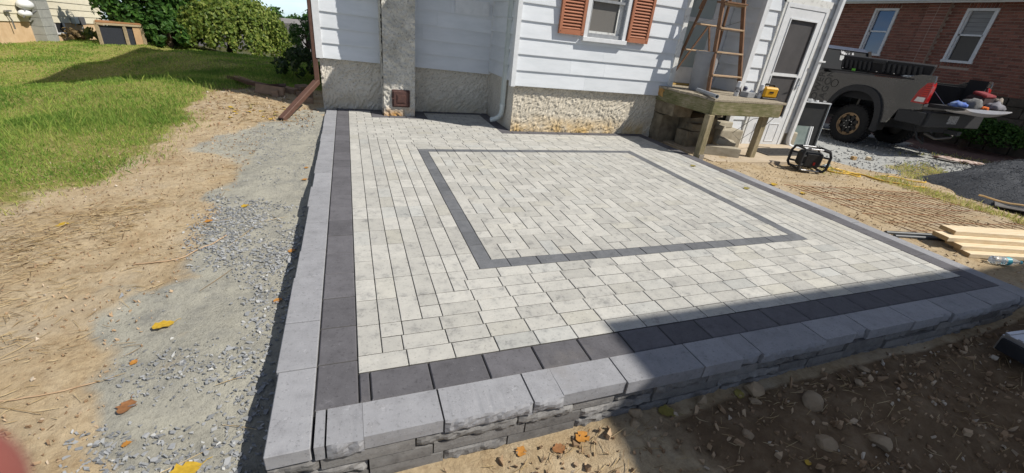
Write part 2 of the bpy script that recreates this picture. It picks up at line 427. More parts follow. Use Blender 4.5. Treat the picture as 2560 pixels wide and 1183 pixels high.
# ================================================================== PATIO
U = .1
W = 41.8                     # field width in paver widths
def paver_mat(name, c1, c2, c3, rnd, streak=True, bump=.25):
    m, n, l, b = new_mat(name)
    vec, rv = coords(n, l)
    tc = n.new('ShaderNodeTexCoord')
    base = ramp(n, l, noise(n, l, vec, 13, 8, .7, (1, 1, 1)), [(.36, c1), (.55, c2), (.70, c3)])
    # worn cloudy spots and dark pits
    pit = ramp(n, l, noise(n, l, vec, 75, 4, .7), [(.33, (.50, .50, .50)), (.43, (1, 1, 1))])
    base = mixc(n, l, base, pit, .6, 'MULTIPLY')
    hs = n.new('ShaderNodeHueSaturation'); mr = n.new('ShaderNodeMapRange'); mr.inputs['To Min'].default_value = 1 - rnd; mr.inputs['To Max'].default_value = 1 + rnd * .8
    l.new(rv, mr.inputs['Value']); l.new(mr.outputs[0], hs.inputs['Value']); l.new(base, hs.inputs['Color'])
    col = hs.outputs[0]
    if streak:   # a few blocks are bluish or warm
        w2 = n.new('ShaderNodeTexWhiteNoise'); w2.noise_dimensions = '1D'; mu = n.new('ShaderNodeMath'); mu.operation = 'MULTIPLY'; mu.inputs[1].default_value = 577.3
        l.new(rv, mu.inputs[0]); l.new(mu.outputs[0], w2.inputs['W'])
        tint = ramp(n, l, w2.outputs['Value'], [(.0, (.95, .975, 1.0)), (.10, (1, 1, 1)), (.85, (1, 1, 1)), (1, (1.01, 1.0, .955))])
        col = mixc(n, l, col, tint, 1.0, 'MULTIPLY')
    # mud smudges carried across neighbouring blocks
    geo = n.new('ShaderNodeNewGeometry')
    mud = ramp(n, l, noise(n, l, geo.outputs['Position'], 1.7, 8, .68), [(.60, (0, 0, 0)), (.80, (.5, .5, .5))])
    col = mixc(n, l, col, (.33, .27, .18) if streak else (.2, .18, .16), mud)
    sc_ = ramp(n, l, noise(n, l, vec, 24, 8, .75, (1, 1, 1)), [(.60, (0, 0, 0)), (.72, (.4, .4, .4)) if streak else (.76, (.55, .55, .55))])
    col = mixc(n, l, col, tuple(min(.6, v * 1.5 + .05) for v in c1), sc_)
    sp_ = ramp(n, l, noise(n, l, vec, 190, 3, .6), [(.66, (0, 0, 0)), (.74, (.5, .5, .5))])
    col = mixc(n, l, col, tuple(min(.65, v * 1.7 + .06) for v in c1), sp_)
    l.new(col, b.inputs['Base Color']); b.inputs['Roughness'].default_value = .88; b.inputs['Specular IOR Level'].default_value = .2
    p = bumpn(n, l, b, noise(n, l, vec, 120, 5, .7), bump, .003)
    bumpn(n, l, b, noise(n, l, vec, 14, 4, .6), .25, .006, p)
    return m
M_light = paver_mat('light_paver', (.455, .444, .405), (.405, .396, .365), (.235, .233, .222), .13)
M_char = paver_mat('charcoal_paver', (.150, .155, .165), (.125, .13, .138), (.095, .098, .105), .10, False, .35)
M_dark = paver_mat('dark_slab', (.122, .119, .128), (.105, .102, .110), (.082, .080, .086), .14, False, .2)
M_cop = paver_mat('coping', (.29, .292, .306), (.26, .262, .275), (.212, .213, .224), .08, False, .4)
M_wall = paver_mat('wall_block', (.215, .21, .203), (.17, .165, .16), (.115, .11, .107), .22, False, .6)
M_side_shade = mat('block_side_shade', (.135, .13, .12), (.10, .096, .09), 40, .95, .4, 200)  # dark side faces: shade of the joints put into the colour
M_sand = mat('joint_sand', (.12, .11, .095), (.08, .076, .068), 40, .95, .4, 200)

patio = bpy.data.objects.new('patio', None); COL.objects.link(patio); tag(patio, kind='structure')
MB().box(-.17, 4.36, -.17, 5.47, -.09, -.011).build('joint_sand', M_sand, patio)

_pm = {}
def slab_verts(w, d, h, g=.0019, ch=.0020):
    """chamfered block, top at z=0, centred"""
    x, y = w / 2 - g, d / 2 - g; a, b = x - ch, y - ch
    V = [(-x,-y,-h),(x,-y,-h),(x,y,-h),(-x,y,-h),(-x,-y,-ch),(x,-y,-ch),(x,y,-ch),(-x,y,-ch),(-a,-b,0),(a,-b,0),(a,b,0),(-a,b,0)]
    Fq = [(8,9,10,11)] + [(i,(i+1)%4,4+(i+1)%4,4+i) for i in range(4)] + [(4+i,4+(i+1)%4,8+(i+1)%4,8+i) for i in range(4)]
    return V, Fq
def slab_mesh(w, d, h, m, g=.0019, ch=.0020):
    k = (round(w, 4), round(d, 4), h, m.name)
    if k not in _pm:
        V, Fq = slab_verts(w, d, h, g, ch); me = bpy.data.meshes.new('block'); me.from_pydata(V, [], Fq); me.materials.append(m); me.materials.append(M_side_shade)
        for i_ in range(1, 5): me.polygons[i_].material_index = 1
        _pm[k] = me
    return _pm[k]

tiles = []      # (x0,x1,y0,y1) light pavers in units
YA = 41.1       # back of the field at the addition
YB = 53.2       # back of the field in the recess
XR = 19.6       # where the recess ends
def row(x0, x1, y0, y1, off):
    x = x0 - off
    while x < x1 - .05:
        a, b = max(x, x0), min(x + 2, x1)
        if b - a > .12: tiles.append((a, b, y0, y1))
        x += 2
def colm(x0, x1, y0, y1, off):
    y = y0 - off
    while y < y1 - .05:
        a, b = max(y, y0), min(y + 2, y1)
        if b - a > .12: tiles.append((x0, x1, a, b))
        y += 2
DX0, DX1, DY0, DY1 = 7.0, 34.8, 7.0, 33.0
for k in range(7):
    row(k, W - k, k, k + 1, (k % 2) * 1.0 + (.0 if k < 1 else .1 * (k % 3)))
    colm(k, k + 1, k + 1, DY1 + 7 - k, (k % 2) * 1.0)
    colm(W - k - 1, W - k, k + 1, min(DY1 + 7 - k, YA), ((k + 1) % 2) * 1.0)
    row(6 - k + 1, W - 7 + k, DY1 + k, DY1 + k + 1, (k % 2) * 1.0 + .15 * (k % 3))
y = DY1 + 7; k = 0
while y < YB - .05:
    y1 = min(y + 1, YB)
    if y1 <= YA + .01: row(0, W, y, y1, (k % 2) * 1.0)
    elif y < YA:
        row(0, XR, y, y1, (k % 2) * 1.0); row(XR, W, y, YA, (k % 2) * 1.0)
    else: row(0, XR, y, y1, (k % 2) * 1.0)
    y += 1; k += 1
# cut out the chimney surround
CH = (3.0, 10.75, 48.9, 60)
nt = []
for (a, b, c, d) in tiles:
    if d > CH[2] and b > CH[0] and a < CH[1]:
        if c < CH[2] - .15: nt.append((a, b, c, CH[2]))
        elif a < CH[0] - .15: nt.append((a, CH[0], c, d))
        elif b > CH[1] + .15: nt.append((CH[1], b, c, d))
    else: nt.append((a, b, c, d))
tiles = nt
# herringbone panel inside the charcoal band
HX0, HX1, HY0, HY1 = 8.0, 33.8, 8.0, 32.0
for X0 in range(6, 36):
    for Y0 in range(6, 34):
        v = (X0 + Y0 - 16) % 4
        r = None
        if v == 0: r = (X0, X0 + 1, Y0, Y0 + 2)
        elif v == 2: r = (X0, X0 + 2, Y0, Y0 + 1)
        if r:
            a, b, c, d = max(r[0], HX0), min(r[1], HX1), max(r[2], HY0), min(r[3], HY1)
            if b - a > .15 and d - c > .15: tiles.append((a, b, c, d))
CAMXY = np.array([.39, -13.75])
tiles.sort(key=lambda t: (t[0] + t[1]) ** 2 / 4 * .35 + ((t[2] + t[3]) / 2 + 13.75) ** 2)
def lay(t, name, m, h, g=.0019, ch=.0020):
    a, b, c, d = [q * U for q in t]
    me = slab_mesh(b - a, d - c, h, m, g, ch)
    o = link(name, me, None, patio, ((a + b) / 2, (c + d) / 2, random.uniform(-.0011, .0011)),
             (random.gauss(0, .0022), random.gauss(0, .0022), random.gauss(0, .0018)))
    return o
for t in tiles[:300]: lay(t, 'paver', M_light, .06)
V = []; FF = []; rn = []
for t in tiles[300:]:
    a, b, c, d = [q * U for q in t]
    v, f = slab_verts(b - a, d - c, .06)
    n0 = len(V); tx, ty = random.gauss(0, .0022), random.gauss(0, .0022); zz = random.uniform(-.001, .001)
    V += [(p[0] + (a + b) / 2, p[1] + (c + d) / 2, p[2] + zz + tx * p[1] + ty * p[0]) for p in v]
    FF += [tuple(i + n0 for i in q) for q in f]; rn += [random.random()] * len(v)
fm = np_mesh('paver_field', V, FF, {'rnd': rn}); fm.materials.append(M_light); fm.materials.append(M_side_shade)
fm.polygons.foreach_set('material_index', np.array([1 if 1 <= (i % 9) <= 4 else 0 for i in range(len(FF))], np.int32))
o = link('paver_field', fm, None, patio); tag(o, kind='stuff')
# charcoal band
def band(x0, x1, y0, y1, L, along, name, m, h, g=.0019, ch=.0020, jit=0, first=None):
    p, e = (x0, x1) if along == 'x' else (y0, y1)
    n = 0
    while p < e - .08:
        s = first if (first and n == 0) else L + (random.uniform(-jit, jit) if jit else 0)
        q = min(p + s, e)
        if e - q < .35 * L: q = e
        lay((p, q, y0, y1) if along == 'x' else (x0, x1, p, q), name, m, h, g, ch)
        p = q; n += 1
band(DX0, DX1, DY0, DY0 + 1, 2, 'x', 'charcoal_paver', M_char, .06)
band(DX0, DX1, DY1 - 1, DY1, 2, 'x', 'charcoal_paver', M_char, .06)
band(DX0, DX0 + 1, DY0 + 1, DY1 - 1, 2, 'y', 'charcoal_paver', M_char, .06)
band(DX1 - 1, DX1, DY0 + 1, DY1 - 1, 2, 'y', 'charcoal_paver', M_char, .06)
# dark border slabs
DB = 1.55
band(-DB, 0, -DB, 53.0, 2.36, 'y', 'border_slab', M_dark, .06, .0027, .0045)
band(0, W, -DB, 0, 2.36, 'x', 'border_slab', M_dark, .06, .0027, .0045, 0, .42)
band(W, W + 1.6, -DB, YA + 1.6, 2.36, 'y', 'border_slab', M_dark, .06, .0027, .0045)
band(XR + 1.6, W, YA, YA + 1.6, 2.36, 'x', 'border_slab', M_dark, .06, .0027, .0045)
band(XR, XR + 1.6, YA, YB, 2.36, 'y', 'border_slab', M_dark, .06, .0027, .0045)
band(CH[1], XR + 1.6, YB, YB + 1.4, 2.36, 'x', 'border_slab', M_dark, .06, .0027, .0045)
band(-DB, CH[0], YB, YB + 1.2, 2.36, 'x', 'border_slab', M_dark, .06, .0027, .0045)
band(CH[0], 4.62, CH[2] + 1.5, 54.4, 2.0, 'y', 'border_slab', M_dark, .06, .0027, .0045)
band(9.2, CH[1], CH[2] + 1.5, 54.4, 2.0, 'y', 'border_slab', M_dark, .06, .0027, .0045)
band(CH[0], CH[1], CH[2], CH[2] + 1.5, 2.36, 'x', 'border_slab', M_dark, .06, .0027, .0045)

# ================================================================== RETAINING WALL
rwall = thing('retaining_wall', (-.23, -.235, -.2), 'low grey retaining wall with smooth coping edging the paver patio', 'wall')
def rough_block(x0, x1, y0, y1, z0, z1, faces, amp, name, m, chamf=.004, seed=0):
    """block whose front (-y) face is a grid: flat when sawn (amp 0), broken and pillowed when split"""
    L = x1 - x0; nu = max(4, int(L / .016)) if amp > .002 else max(2, int(L / .08)); nv = 5 if amp > .002 else 2
    s_, t_ = np.meshgrid(np.linspace(0, 1, nu + 1), np.linspace(0, 1, nv + 1))
    X = x0 + s_ * L; Z = z0 + t_ * (z1 - z0)
    edge = np.minimum(np.minimum(s_ * L, (1 - s_) * L), np.minimum(t_, 1 - t_) * (z1 - z0))
    D = np.zeros_like(X)
    if amp > .002:
        D = (fbm(X * 28 + seed, Z * 34, 3, seed % 97) - .5) * 2.6 * amp + (vnoise(X * 75, Z * 75, seed % 89) - .5) * amp * .9
        D += amp * .9 * np.clip(1 - edge / .016, 0, 1) ** 1.5
        X = X + np.where((s_ > 0) & (s_ < 1), (vnoise(X * 90, Z * 90, 5) - .5) * .010, 0)
        Z = Z - np.where(t_ >= 1, .0, 0) - np.where(t_ == 1, vnoise(X * 40, Z, seed % 71) * amp * .5, 0)
    else: D += np.clip(1 - edge / .003, 0, 1) * .0015
    Y = y0 + D
    N = nu + 1
    front = np.stack([X, Y, Z], -1).reshape(-1, 3)
    tb = np.stack([X[-1], np.full(N, y1), np.full(N, z1)], -1); bb = np.stack([X[0], np.full(N, y1), np.full(N, z0)], -1)
    mb = MB(); mb.v = [tuple(p) for p in np.vstack([front, tb, bb])]; T = (nv + 1) * N; B = T + N
    mb.f = [(j*N+i, j*N+i+1, (j+1)*N+i+1, (j+1)*N+i) for j in range(nv) for i in range(nu)]
    mb.f += [(nv*N+i, nv*N+i+1, T+i+1, T+i) for i in range(nu)] + [(B+i, B+i+1, i+1, i) for i in range(nu)] + [(B+i+1, B+i, T+i, T+i+1) for i in range(nu)]
    mb.f += [tuple(j*N for j in range(nv+1)) + (T, B), tuple(j*N+nu for j in range(nv, -1, -1)) + (B+nu, T+nu)]
    return mb.build(name, m, rwall)
# front run
x = -.155; k = 0
cop_cuts = [-.150, -.112]
p = -.112
rr = random.Random(5)
lens = [.395, .345, .42, .40, .36, .43, .38, .40, .37, .42, .39, .41, .35]
while p < 4.44:
    q = min(p + lens[k % len(lens)] + rr.uniform(-.02, .02), 4.46); cop_cuts.append(q); p = q; k += 1
for i in range(len(cop_cuts) - 1):
    a, b = cop_cuts[i] + .0035, cop_cuts[i+1] - .0035
    L = b - a; yj = rr.uniform(-.012, .010)
    if L > .25 and i % 2 == 1:      # a sawn face and a split end, as on the photo
        s = a + L * rr.choice((.70, .64, .30))
        big_first = s - a > b - s
        rough_block(a, s, -.315 + yj, -.158, -.062, .002, 'y', 0 if big_first else .0075, 'coping_stone', M_cop, .002, i * 7)
        rough_block(s + .001, b, -.305 + yj, -.158, -.060, .0015, 'y', .0075 if big_first else 0, 'coping_stone', M_cop, .006, i * 7 + 1)
    else:
        rough_block(a, b, -.312 + yj, -.158, -.062, .0015, 'y', .007 if (L > .1 and i % 4) else .0015, 'coping_stone', M_cop, .006 if i % 4 else .002, i * 7 + 2)
# corner coping and the left run
yy = -.312; lens = [.385, .31, .395, .30, .40, .29, .40, .34, .38, .32]; k = 0
while yy < 5.3:
    q = min(yy + lens[k % len(lens)], 5.32)
    xj = rr.uniform(-.006, .006)
    MB().box(-.300 + xj, -.1575, yy + .0022, q - .0022, -.062, .002 + rr.uniform(-.001, .001), .0035).build('coping_stone', M_cop, rwall)
    yy = q; k += 1
# right run, level with the ground
yy = -.158
while yy < 2.5:
    q = min(yy + rr.choice((.38, .41, .30)), 2.5)
    MB().box(4.345, 4.475 + rr.uniform(-.008, .008), yy + .0015, q - .0015, -.062, -.004 + rr.uniform(-.003, .003), .004).build('coping_stone', M_cop, rwall); yy = q
# courses under the coping
for c, (za, zb) in enumerate(((-.122, -.0645), (-.180, -.1245), (-.240, -.1825), (-.31, -.2425))):
    p = -.296 + .0
    first = True
    while p < 4.44:
        q = min(p + (.16 if (first and c == 0) else rr.uniform(.17, .42)), 4.45)
        if 4.45 - q < .1: q = 4.45
        amp = .009 if rr.random() < .62 else 0
        rough_block(p + .003, q - .003, -.306 + rr.uniform(-.007, .009), -.17, za, zb - .004, 'y', amp, 'wall_block', M_wall, .003, int(p * 1000) + c * 91)
        p = q; first = False
    yy = -.17
    while yy < 3.2 and c < 2:
        q = yy + rr.uniform(.2, .42)
        MB().box(-.293 + rr.uniform(-.006, .006), -.175, yy + .003, q - .003, za, zb, .004).build('wall_block', M_wall, rwall); yy = q
# ================================================================== WHITE HOUSE
M_siding = mat('white_siding', (.65, .675, .70), (.56, .59, .61), 4, .5, .12, 9, .006, rnd=.035, stretch=(.6, .6, 2.2), lo=.42, hi=.75)
M_trim = mat('white_trim', (.68, .69, .70), (.60, .615, .62), 12, .5, .05, 80)
M_trim_old = mat('weathered_trim', (.66, .66, .63), (.36, .35, .33), 14, .7, .2, 60, lo=.52, hi=.75)
M_frame = mat('grey_frame', (.30, .31, .32), (.24, .25, .26), 20, .45)
M_core = mat('wall_core', (.30, .29, .28), (.25, .25, .24), 5, .9)
M_shut = mat('terracotta_shutter', (.385, .155, .085), (.33, .13, .07), 8, .6, .05, 90, rnd=.03)
M_glassd = glass_mat('dark_glass', (.05, .053, .055), .06, .5)
M_screen = mat('insect_screen', (.055, .052, .052), (.075, .07, .07), 4, .6, .3, 500, .0006)
M_curt = mat('curtain', (.19, .18, .165), (.12, .115, .105), 40, .9, .4, 200, stretch=(6, 1, 40))
M_brown = mat('brown_aluminium', (.115, .062, .045), (.09, .047, .034), 14, .5, .1, 50)
M_dsp = mat('white_downspout', (.58, .62, .60), (.50, .54, .52), 9, .45, .04, 40)
M_roof = mat('roof_shingle', (.10, .095, .09), (.06, .055, .055), 30, .9, .5, 80)
M_iron = mat('brown_cast_iron', (.105, .052, .042), (.065, .034, .030), 30, .65, .5, 110)
M_dark = M_dark
M_blackhole = mat('dark_interior', (.012, .012, .012), (.02, .02, .02), 4, .9)

def stucco_mat(name, c1, c2, stain, z0, z1):
    m, n, l, b = new_mat(name)
    vec, _ = coords(n, l, False)
    geo = n.new('ShaderNodeNewGeometry')
    base = ramp(n, l, noise(n, l, geo.outputs['Position'], 5, 7, .65), [(.35, c1), (.65, c2)])
    spots = ramp(n, l, noise(n, l, geo.outputs['Position'], 42, 6, .7), [(.36, (.34, .33, .31)), (.47, (1, 1, 1))])
    base = mixc(n, l, base, spots, .65, 'MULTIPLY')
    sep = n.new('ShaderNodeSeparateXYZ'); l.new(geo.outputs['Position'], sep.inputs[0])
    mr = n.new('ShaderNodeMapRange'); mr.inputs['From Min'].default_value = z0; mr.inputs['From Max'].default_value = z1; mr.inputs['To Min'].default_value = 1; mr.inputs['To Max'].default_value = 0
    l.new(sep.outputs['Z'], mr.inputs['Value'])
    mm = n.new('ShaderNodeMath'); mm.operation = 'MULTIPLY'; l.new(mr.outputs[0], mm.inputs[0])
    l.new(ramp(n, l, noise(n, l, geo.outputs['Position'], 2.3, 6, .65), [(.40, (0, 0, 0)), (.62, (1, 1, 1))]), mm.inputs[1])
    col = mixc(n, l, base, stain, mm.outputs[0])
    l.new(col, b.inputs['Base Color']); b.inputs['Roughness'].default_value = .92; b.inputs['Specular IOR Level'].default_value = .15
    bumpn(n, l, b, noise(n, l, vec, 110, 5, .65), .4, .004)
    return m
M_stucco = stucco_mat('stucco', (.60, .55, .455), (.52, .47, .38), (.56, .38, .15), 0, .26)
M_stucco2 = stucco_mat('stucco_grey', (.64, .60, .52), (.54, .50, .425), (.52, .45, .33), 0, .30)
M_chim = stucco_mat('chimney_render', (.64, .615, .55), (.40, .385, .34), (.50, .27, .08), .02, .15)
M_chim_up = M_chim
M_conc = mat('old_concrete', (.40, .36, .28), (.27, .24, .18), 6, .9, .4, 45, .006)
M_concpad = mat('concrete_pad', (.47, .39, .29), (.38, .31, .215), 4, .92, .3, 60, .004)

def stucco_panel(name, p0, ux, L, z0, z1, nrm, m, parent, amp=.010, step=.011, seed=0, depth=.12):
    """rough-cast sheet: grid in the plane p0 + s*ux, z, displaced along nrm, closed by a box behind"""
    nu = max(2, int(L / step)); nv = max(2, int((z1 - z0) / step))
    s, z = np.meshgrid(np.linspace(0, L, nu + 1), np.linspace(z0, z1, nv + 1))
    # knock-down trowel strokes: short slanting ridges with broken gaps
    wx = (fbm(s * 3, z * 3, 2, seed + 5) - .5) * .22; wz = (fbm(s * 3 + 9, z * 3, 2, seed + 6) - .5) * .22
    a = s + wx; b_ = z + wz; u = a * .62 + b_ * .78; v = -a * .78 + b_ * .62
    n1 = fbm(u * 21, v * 60, 3, seed); n2 = fbm(u * 34 + 4, v * 40, 2, seed + 9)
    t = np.clip((n1 - .46) / .13, 0, 1); t = t * t * (3 - 2 * t)
    h = t * (.55 + .6 * n2) + fbm(s * 60, z * 60, 2, seed + 3) * .22
    d = (h - .4) * amp
    P = np.stack([p0[0] + ux[0] * s + nrm[0] * d, p0[1] + ux[1] * s + nrm[1] * d, z], -1).reshape(-1, 3)
    id_ = np.arange((nu + 1) * (nv + 1)).reshape(nv + 1, nu + 1)
    Fc = np.stack([id_[:-1, :-1], id_[:-1, 1:], id_[1:, 1:], id_[1:, :-1]], -1).reshape(-1, 4)
    o0 = wloc(parent)
    me = np_mesh(name, P - np.array(o0)[None], Fc, None, True)
    return link(name, me, m, parent)

house = thing('house', (2.0, 5.0, 0), 'white sided house with rendered base, chimney and terracotta shutters behind the patio', 'house')

def siding(xa, xb, yf, z0, z1, n_exp, openings=(), slope=0.0, axis='y', sgn=-1, name='siding_board'):
    """lapped boards on a wall; axis 'y': wall at y=yf facing -y; axis 'x': wall at x=yf facing sgn*x, xa..xb are y"""
    z = z0; k = 0
    while z < z1 - .02:
        zt = min(z + n_exp, z1)
        segs = [(xa, xb, z, zt)]
        for (oa, ob, oc, od) in openings:
            ns = []
            for (a, b, c, d) in segs:
                if ob <= a or oa >= b or od <= c or oc >= d: ns.append((a, b, c, d)); continue
                if oa > a: ns.append((a, oa, c, d))
                if ob < b: ns.append((ob, b, c, d))
                if oc > c + .012: ns.append((max(a, oa), min(b, ob), c, oc))
                if od < d - .012: ns.append((max(a, oa), min(b, ob), od, d))
            segs = ns
        for (a, b, c, d) in segs:
            if b - a < .01: continue
            if b - a > 1.5 and axis == 'y':
                cut = a + (b - a) * random.Random(int(c * 997)).uniform(.3, .75); segs += [(a, cut, c, d), (cut + .0015, b, c, d)]; continue
            t1, t0 = .016 * (1 - (c - z) / n_exp) + .002, .016 * (1 - (d + .012 - z) / n_exp) + .0005
            t0 = max(t0, -.002); mb = MB()
            ea, eb = slope * (a - xa), slope * (b - xa)
            prof = lambda e: [(0.02, c + e), (-t1, c + e), (-t1, c + .009 + e), (-t0, d + .012 + e), (0.02, d + .012 + e)]
            pa, pb = prof(ea), prof(eb)
            if axis == 'y': vs = [(a, yf + q[0], q[1]) for q in pa] + [(b, yf + q[0], q[1]) for q in pb]
            else: vs = [(yf - sgn * q[0], a, q[1]) for q in pa] + [(yf - sgn * q[0], b, q[1]) for q in pb]
            mb.add(vs, [(0,1,2,3,4), (9,8,7,6,5)] + [(i, (i+1) % 5, 5 + (i+1) % 5, 5 + i) for i in range(5)])
            mb.build(name, M_siding, house)
        z = zt; k += 1

# --- main two-storey block (recess wall y=5.42)
XL, XRW = -.34, 2.14
MB().box(XL + .03, 9.0, 5.47, 10.4, -.3, 5.5).build('wall_core', M_core, house)
siding(XL + .05, XRW - .02, 5.415, .675, 5.6, .192, slope=-.026)
siding(5.47, 10.4, XL, .675, 5.5, .192, axis='x', sgn=-1)
MB().box(XL - .025, XL + .06, 5.385, 5.46, .672, 5.6).build('corner_board', M_trim, house)
stucco_panel('foundation', (XL + .01, 5.455), (1, 0), .85, -.12, .675, (0, -1), M_stucco2, house, .016, .010, 3)
stucco_panel('foundation', (.9, 5.455), (1, 0), 1.25, -.12, .66, (0, -1), M_stucco2, house, .016, .010, 8)
stucco_panel('foundation', (XL + .01, 10.4), (0, -1), 4.94, -.5, .675, (-1, 0), M_stucco2, house, .01, .06, 12)
# patch panel of newer siding high in the recess
MB().box(1.52, 2.03, 5.385, 5.40, 1.41, 1.60).build('siding_patch', M_trim, house)
MB().box(1.525, 1.54, 5.380, 5.384, 1.41, 2.2).build('trim_strip', M_trim, house)
# --- chimney
chim = MB()
for (a, b, c) in (((.470, .910), (5.05, 5.46), -.12),):
    pass
def tapered(mb, x0, x1, y0, y1, za, X0, X1, Y0, Y1, zb):
    return mb.add([(x0,y0,za),(x1,y0,za),(x1,y1,za),(x0,y1,za),(X0,Y0,zb),(X1,Y0,zb),(X1,Y1,zb),(X0,Y1,zb)], [(0,3,2,1),(4,5,6,7),(0,1,5,4),(1,2,6,5),(2,3,7,6),(3,0,4,7)])
cobj = tapered(MB(), .478, .905, 5.058, 5.46, -.12, .515, .932, 5.058, 5.46, 6.4).build('chimney', M_chim, house)
def skin(p0, p1, top_shift, nrm, seed, step=.012):
    pass
_s, _z = np.meshgrid(np.linspace(0, 1, 48), np.linspace(-.1, 2.3, 240))
_t = (_z + .1) / 6.5
_h = (np.clip((fbm(_s * 12 + _z * 9, _z * 26, 3, 41) - .42) / .16, 0, 1) * .6 + fbm(_s * 22, _z * 50, 2, 44) * .7 - .6) * .020
_X = (.476 + .037 * _t) + _s * ((.907 + .025 * _t) - (.476 + .037 * _t))
_P = np.stack([_X, 5.05 - _h, _z], -1).reshape(-1, 3) - np.array(wloc(house))[None]
_id = np.arange(_P.shape[0]).reshape(240, 48)
link('chimney_render', np_mesh('chimney_render', _P, np.stack([_id[:-1, :-1], _id[:-1, 1:], _id[1:, 1:], _id[1:, :-1]], -1).reshape(-1, 4), None, True), M_chim, house)
stucco_panel('chimney_render', (.472, 5.455), (0, -1), .40, -.1, 2.3, (-1, 0), M_chim, house, .012, .014, 47)
# ash clean-out door
co = MB().box(.590, .835, 5.028, 5.06, .125, .362, .006).build('cleanout_door', M_iron, house)
MB().box(.606, .820, 5.012, 5.028, .137, .345, .008).build('door_panel', M_iron, co)
MB().box(.655, .772, 5.004, 5.012, .185, .300, .003).build('raised_panel', M_iron, co)
MB().box(.667, .760, 5.001, 5.004, .197, .288).build('raised_panel', M_iron, co)
MB().box(.585, .612, 5.000, 5.028, .238, .250).build('latch', M_iron, co)
for zz in (.165, .315): MB().lathe([(.007, zz), (.007, zz + .04)], 8, (.829, 5.012, 0)).build('hinge', M_iron, co)
# --- side wall of the addition (x = 2.13, faces left)
siding(4.27, 5.41, 2.105, .655, 2.46, .192, axis='x', sgn=-1)
stucco_panel('foundation', (2.128, 5.455), (0, -1), 1.18, -.12, .65, (-1, 0), M_stucco2, house, .004, .02, 15)
MB().box(2.085, 2.125, 5.37, 5.405, .63, 2.46).build('corner_trim', M_trim, house)
# --- addition front wall (y = 4.235)
WIN = (3.0, 3.655, 1.245, 2.15)
siding(2.10, 4.565, 4.235, .615, 2.46, .197, openings=[WIN], slope=-.006)
MB().box(2.045, 2.105, 4.195, 4.285, .607, 2.46).build('corner_board', M_trim, house)
stucco_panel('foundation', (2.125, 4.282), (1, 0), 2.37, -.12, .63, (0, -1), M_stucco, house, .0125, .0085, 22)
MB().box(2.15, 4.56, 4.33, 5.46, -.3, 1.2).box(2.15, 2.95, 4.33, 5.46, 1.2, 2.5).box(3.7, 4.56, 4.33, 5.46, 1.2, 2.5).box(2.95, 3.7, 4.5, 5.46, 1.2, 2.5).box(2.95, 3.7, 4.33, 4.5, 2.2, 2.5).build('wall_core', M_core, house)
# window
wn_ = MB().box(WIN[0], 3.055, 4.19, 4.34, 1.245, 2.15).box(3.60, WIN[1], 4.19, 4.34, 1.245, 2.15).box(3.055, 3.60, 4.19, 4.34, 2.09, 2.15).build('window', M_trim, house)
MB().box(2.985, 3.67, 4.165, 4.35, 1.240, 1.295, .004).build('sill', M_trim, wn_)
sa = MB().box(3.055, 3.085, 4.22, 4.26, 1.297, 2.09).box(3.565, 3.60, 4.22, 4.26, 1.297, 2.09).box(3.085, 3.565, 4.22, 4.26, 1.297, 1.345).box(3.085, 3.565, 4.215, 4.262, 1.72, 1.75).build('sash', M_frame, wn_)
MB().box(3.085, 3.10, 4.245, 4.255, 1.345, 2.09).box(3.50, 3.565, 4.245, 4.255, 1.345, 2.09).box(3.10, 3.50, 4.245, 4.255, 1.345, 1.372).build('screen_frame', M_trim_old, wn_)
MB().box(3.10, 3.50, 4.262, 4.266, 1.345, 2.09).build('glass', M_curt, wn_)
# shutters
def shutter(x0, x1, zb, zt, y=4.20):
    w = .042
    s = MB().box(x0, x0 + w, y - .028, y + .012, zb, zt, .004).box(x1 - w, x1, y - .028, y + .012, zb, zt, .004).box(x0 + w, x1 - w, y - .026, y + .012, zb, zb + .06).box(x0 + w, x1 - w, y - .026, y + .012, zt - .06, zt).build('shutter', M_shut, house)
    MB().box(x0 + w, x1 - w, y + .004, y + .012, zb + .06, zt - .06).build('shutter_back', M_shut, s)
    z = zb + .066
    me = None
    while z < zt - .09:
        m = MB().add([(x0 + w, y - .022, z), (x1 - w, y - .022, z), (x1 - w, y - .022, z + .007), (x0 + w, y - .022, z + .007), (x0 + w, y + .003, z + .026), (x1 - w, y + .003, z + .026), (x1 - w, y + .003, z + .033), (x0 + w, y + .003, z + .033)],
                     [(0,1,2,3), (4,7,6,5), (3,2,6,7), (0,4,5,1), (0,3,7,4), (1,5,6,2)])
        m.build('slat', M_shut, s); z += .0375
    for zz in (zb + .03,):
        for xx in (x0 + .02, x1 - .02): MB().lathe([(.005, -.004), (.005, 0)], 8, (xx, y - .028, zz), 'y').build('screw', M_blackhole, s)
shutter(2.625, 2.985, 1.30, 2.18)
shutter(3.67, 4.015, 1.283, 2.165)
# eaves and roofs
MB().prism([(4.05, 2.46), (4.05, 2.57), (5.46, 3.02), (5.46, 2.92), (4.22, 2.55), (4.22, 2.46)], 'x', 1.52, 7.5).build('addition_roof', M_roof, house)
MB().box(1.56, 7.46, 4.02, 4.047, 2.42, 2.58).build('gutter', M_trim, house)
MB().prism([(XL - .33, 5.5), (4.3, 7.0), (9.3, 5.5), (9.3, 5.4), (4.3, 6.88), (XL - .33, 5.4)], 'y', 5.1, 10.7).build('main_roof', M_roof, house)
MB().prism([(XL, 5.5), (4.3, 6.85), (9.0, 5.5)], 'y', 5.45, 10.4).build('gable', M_siding, house)
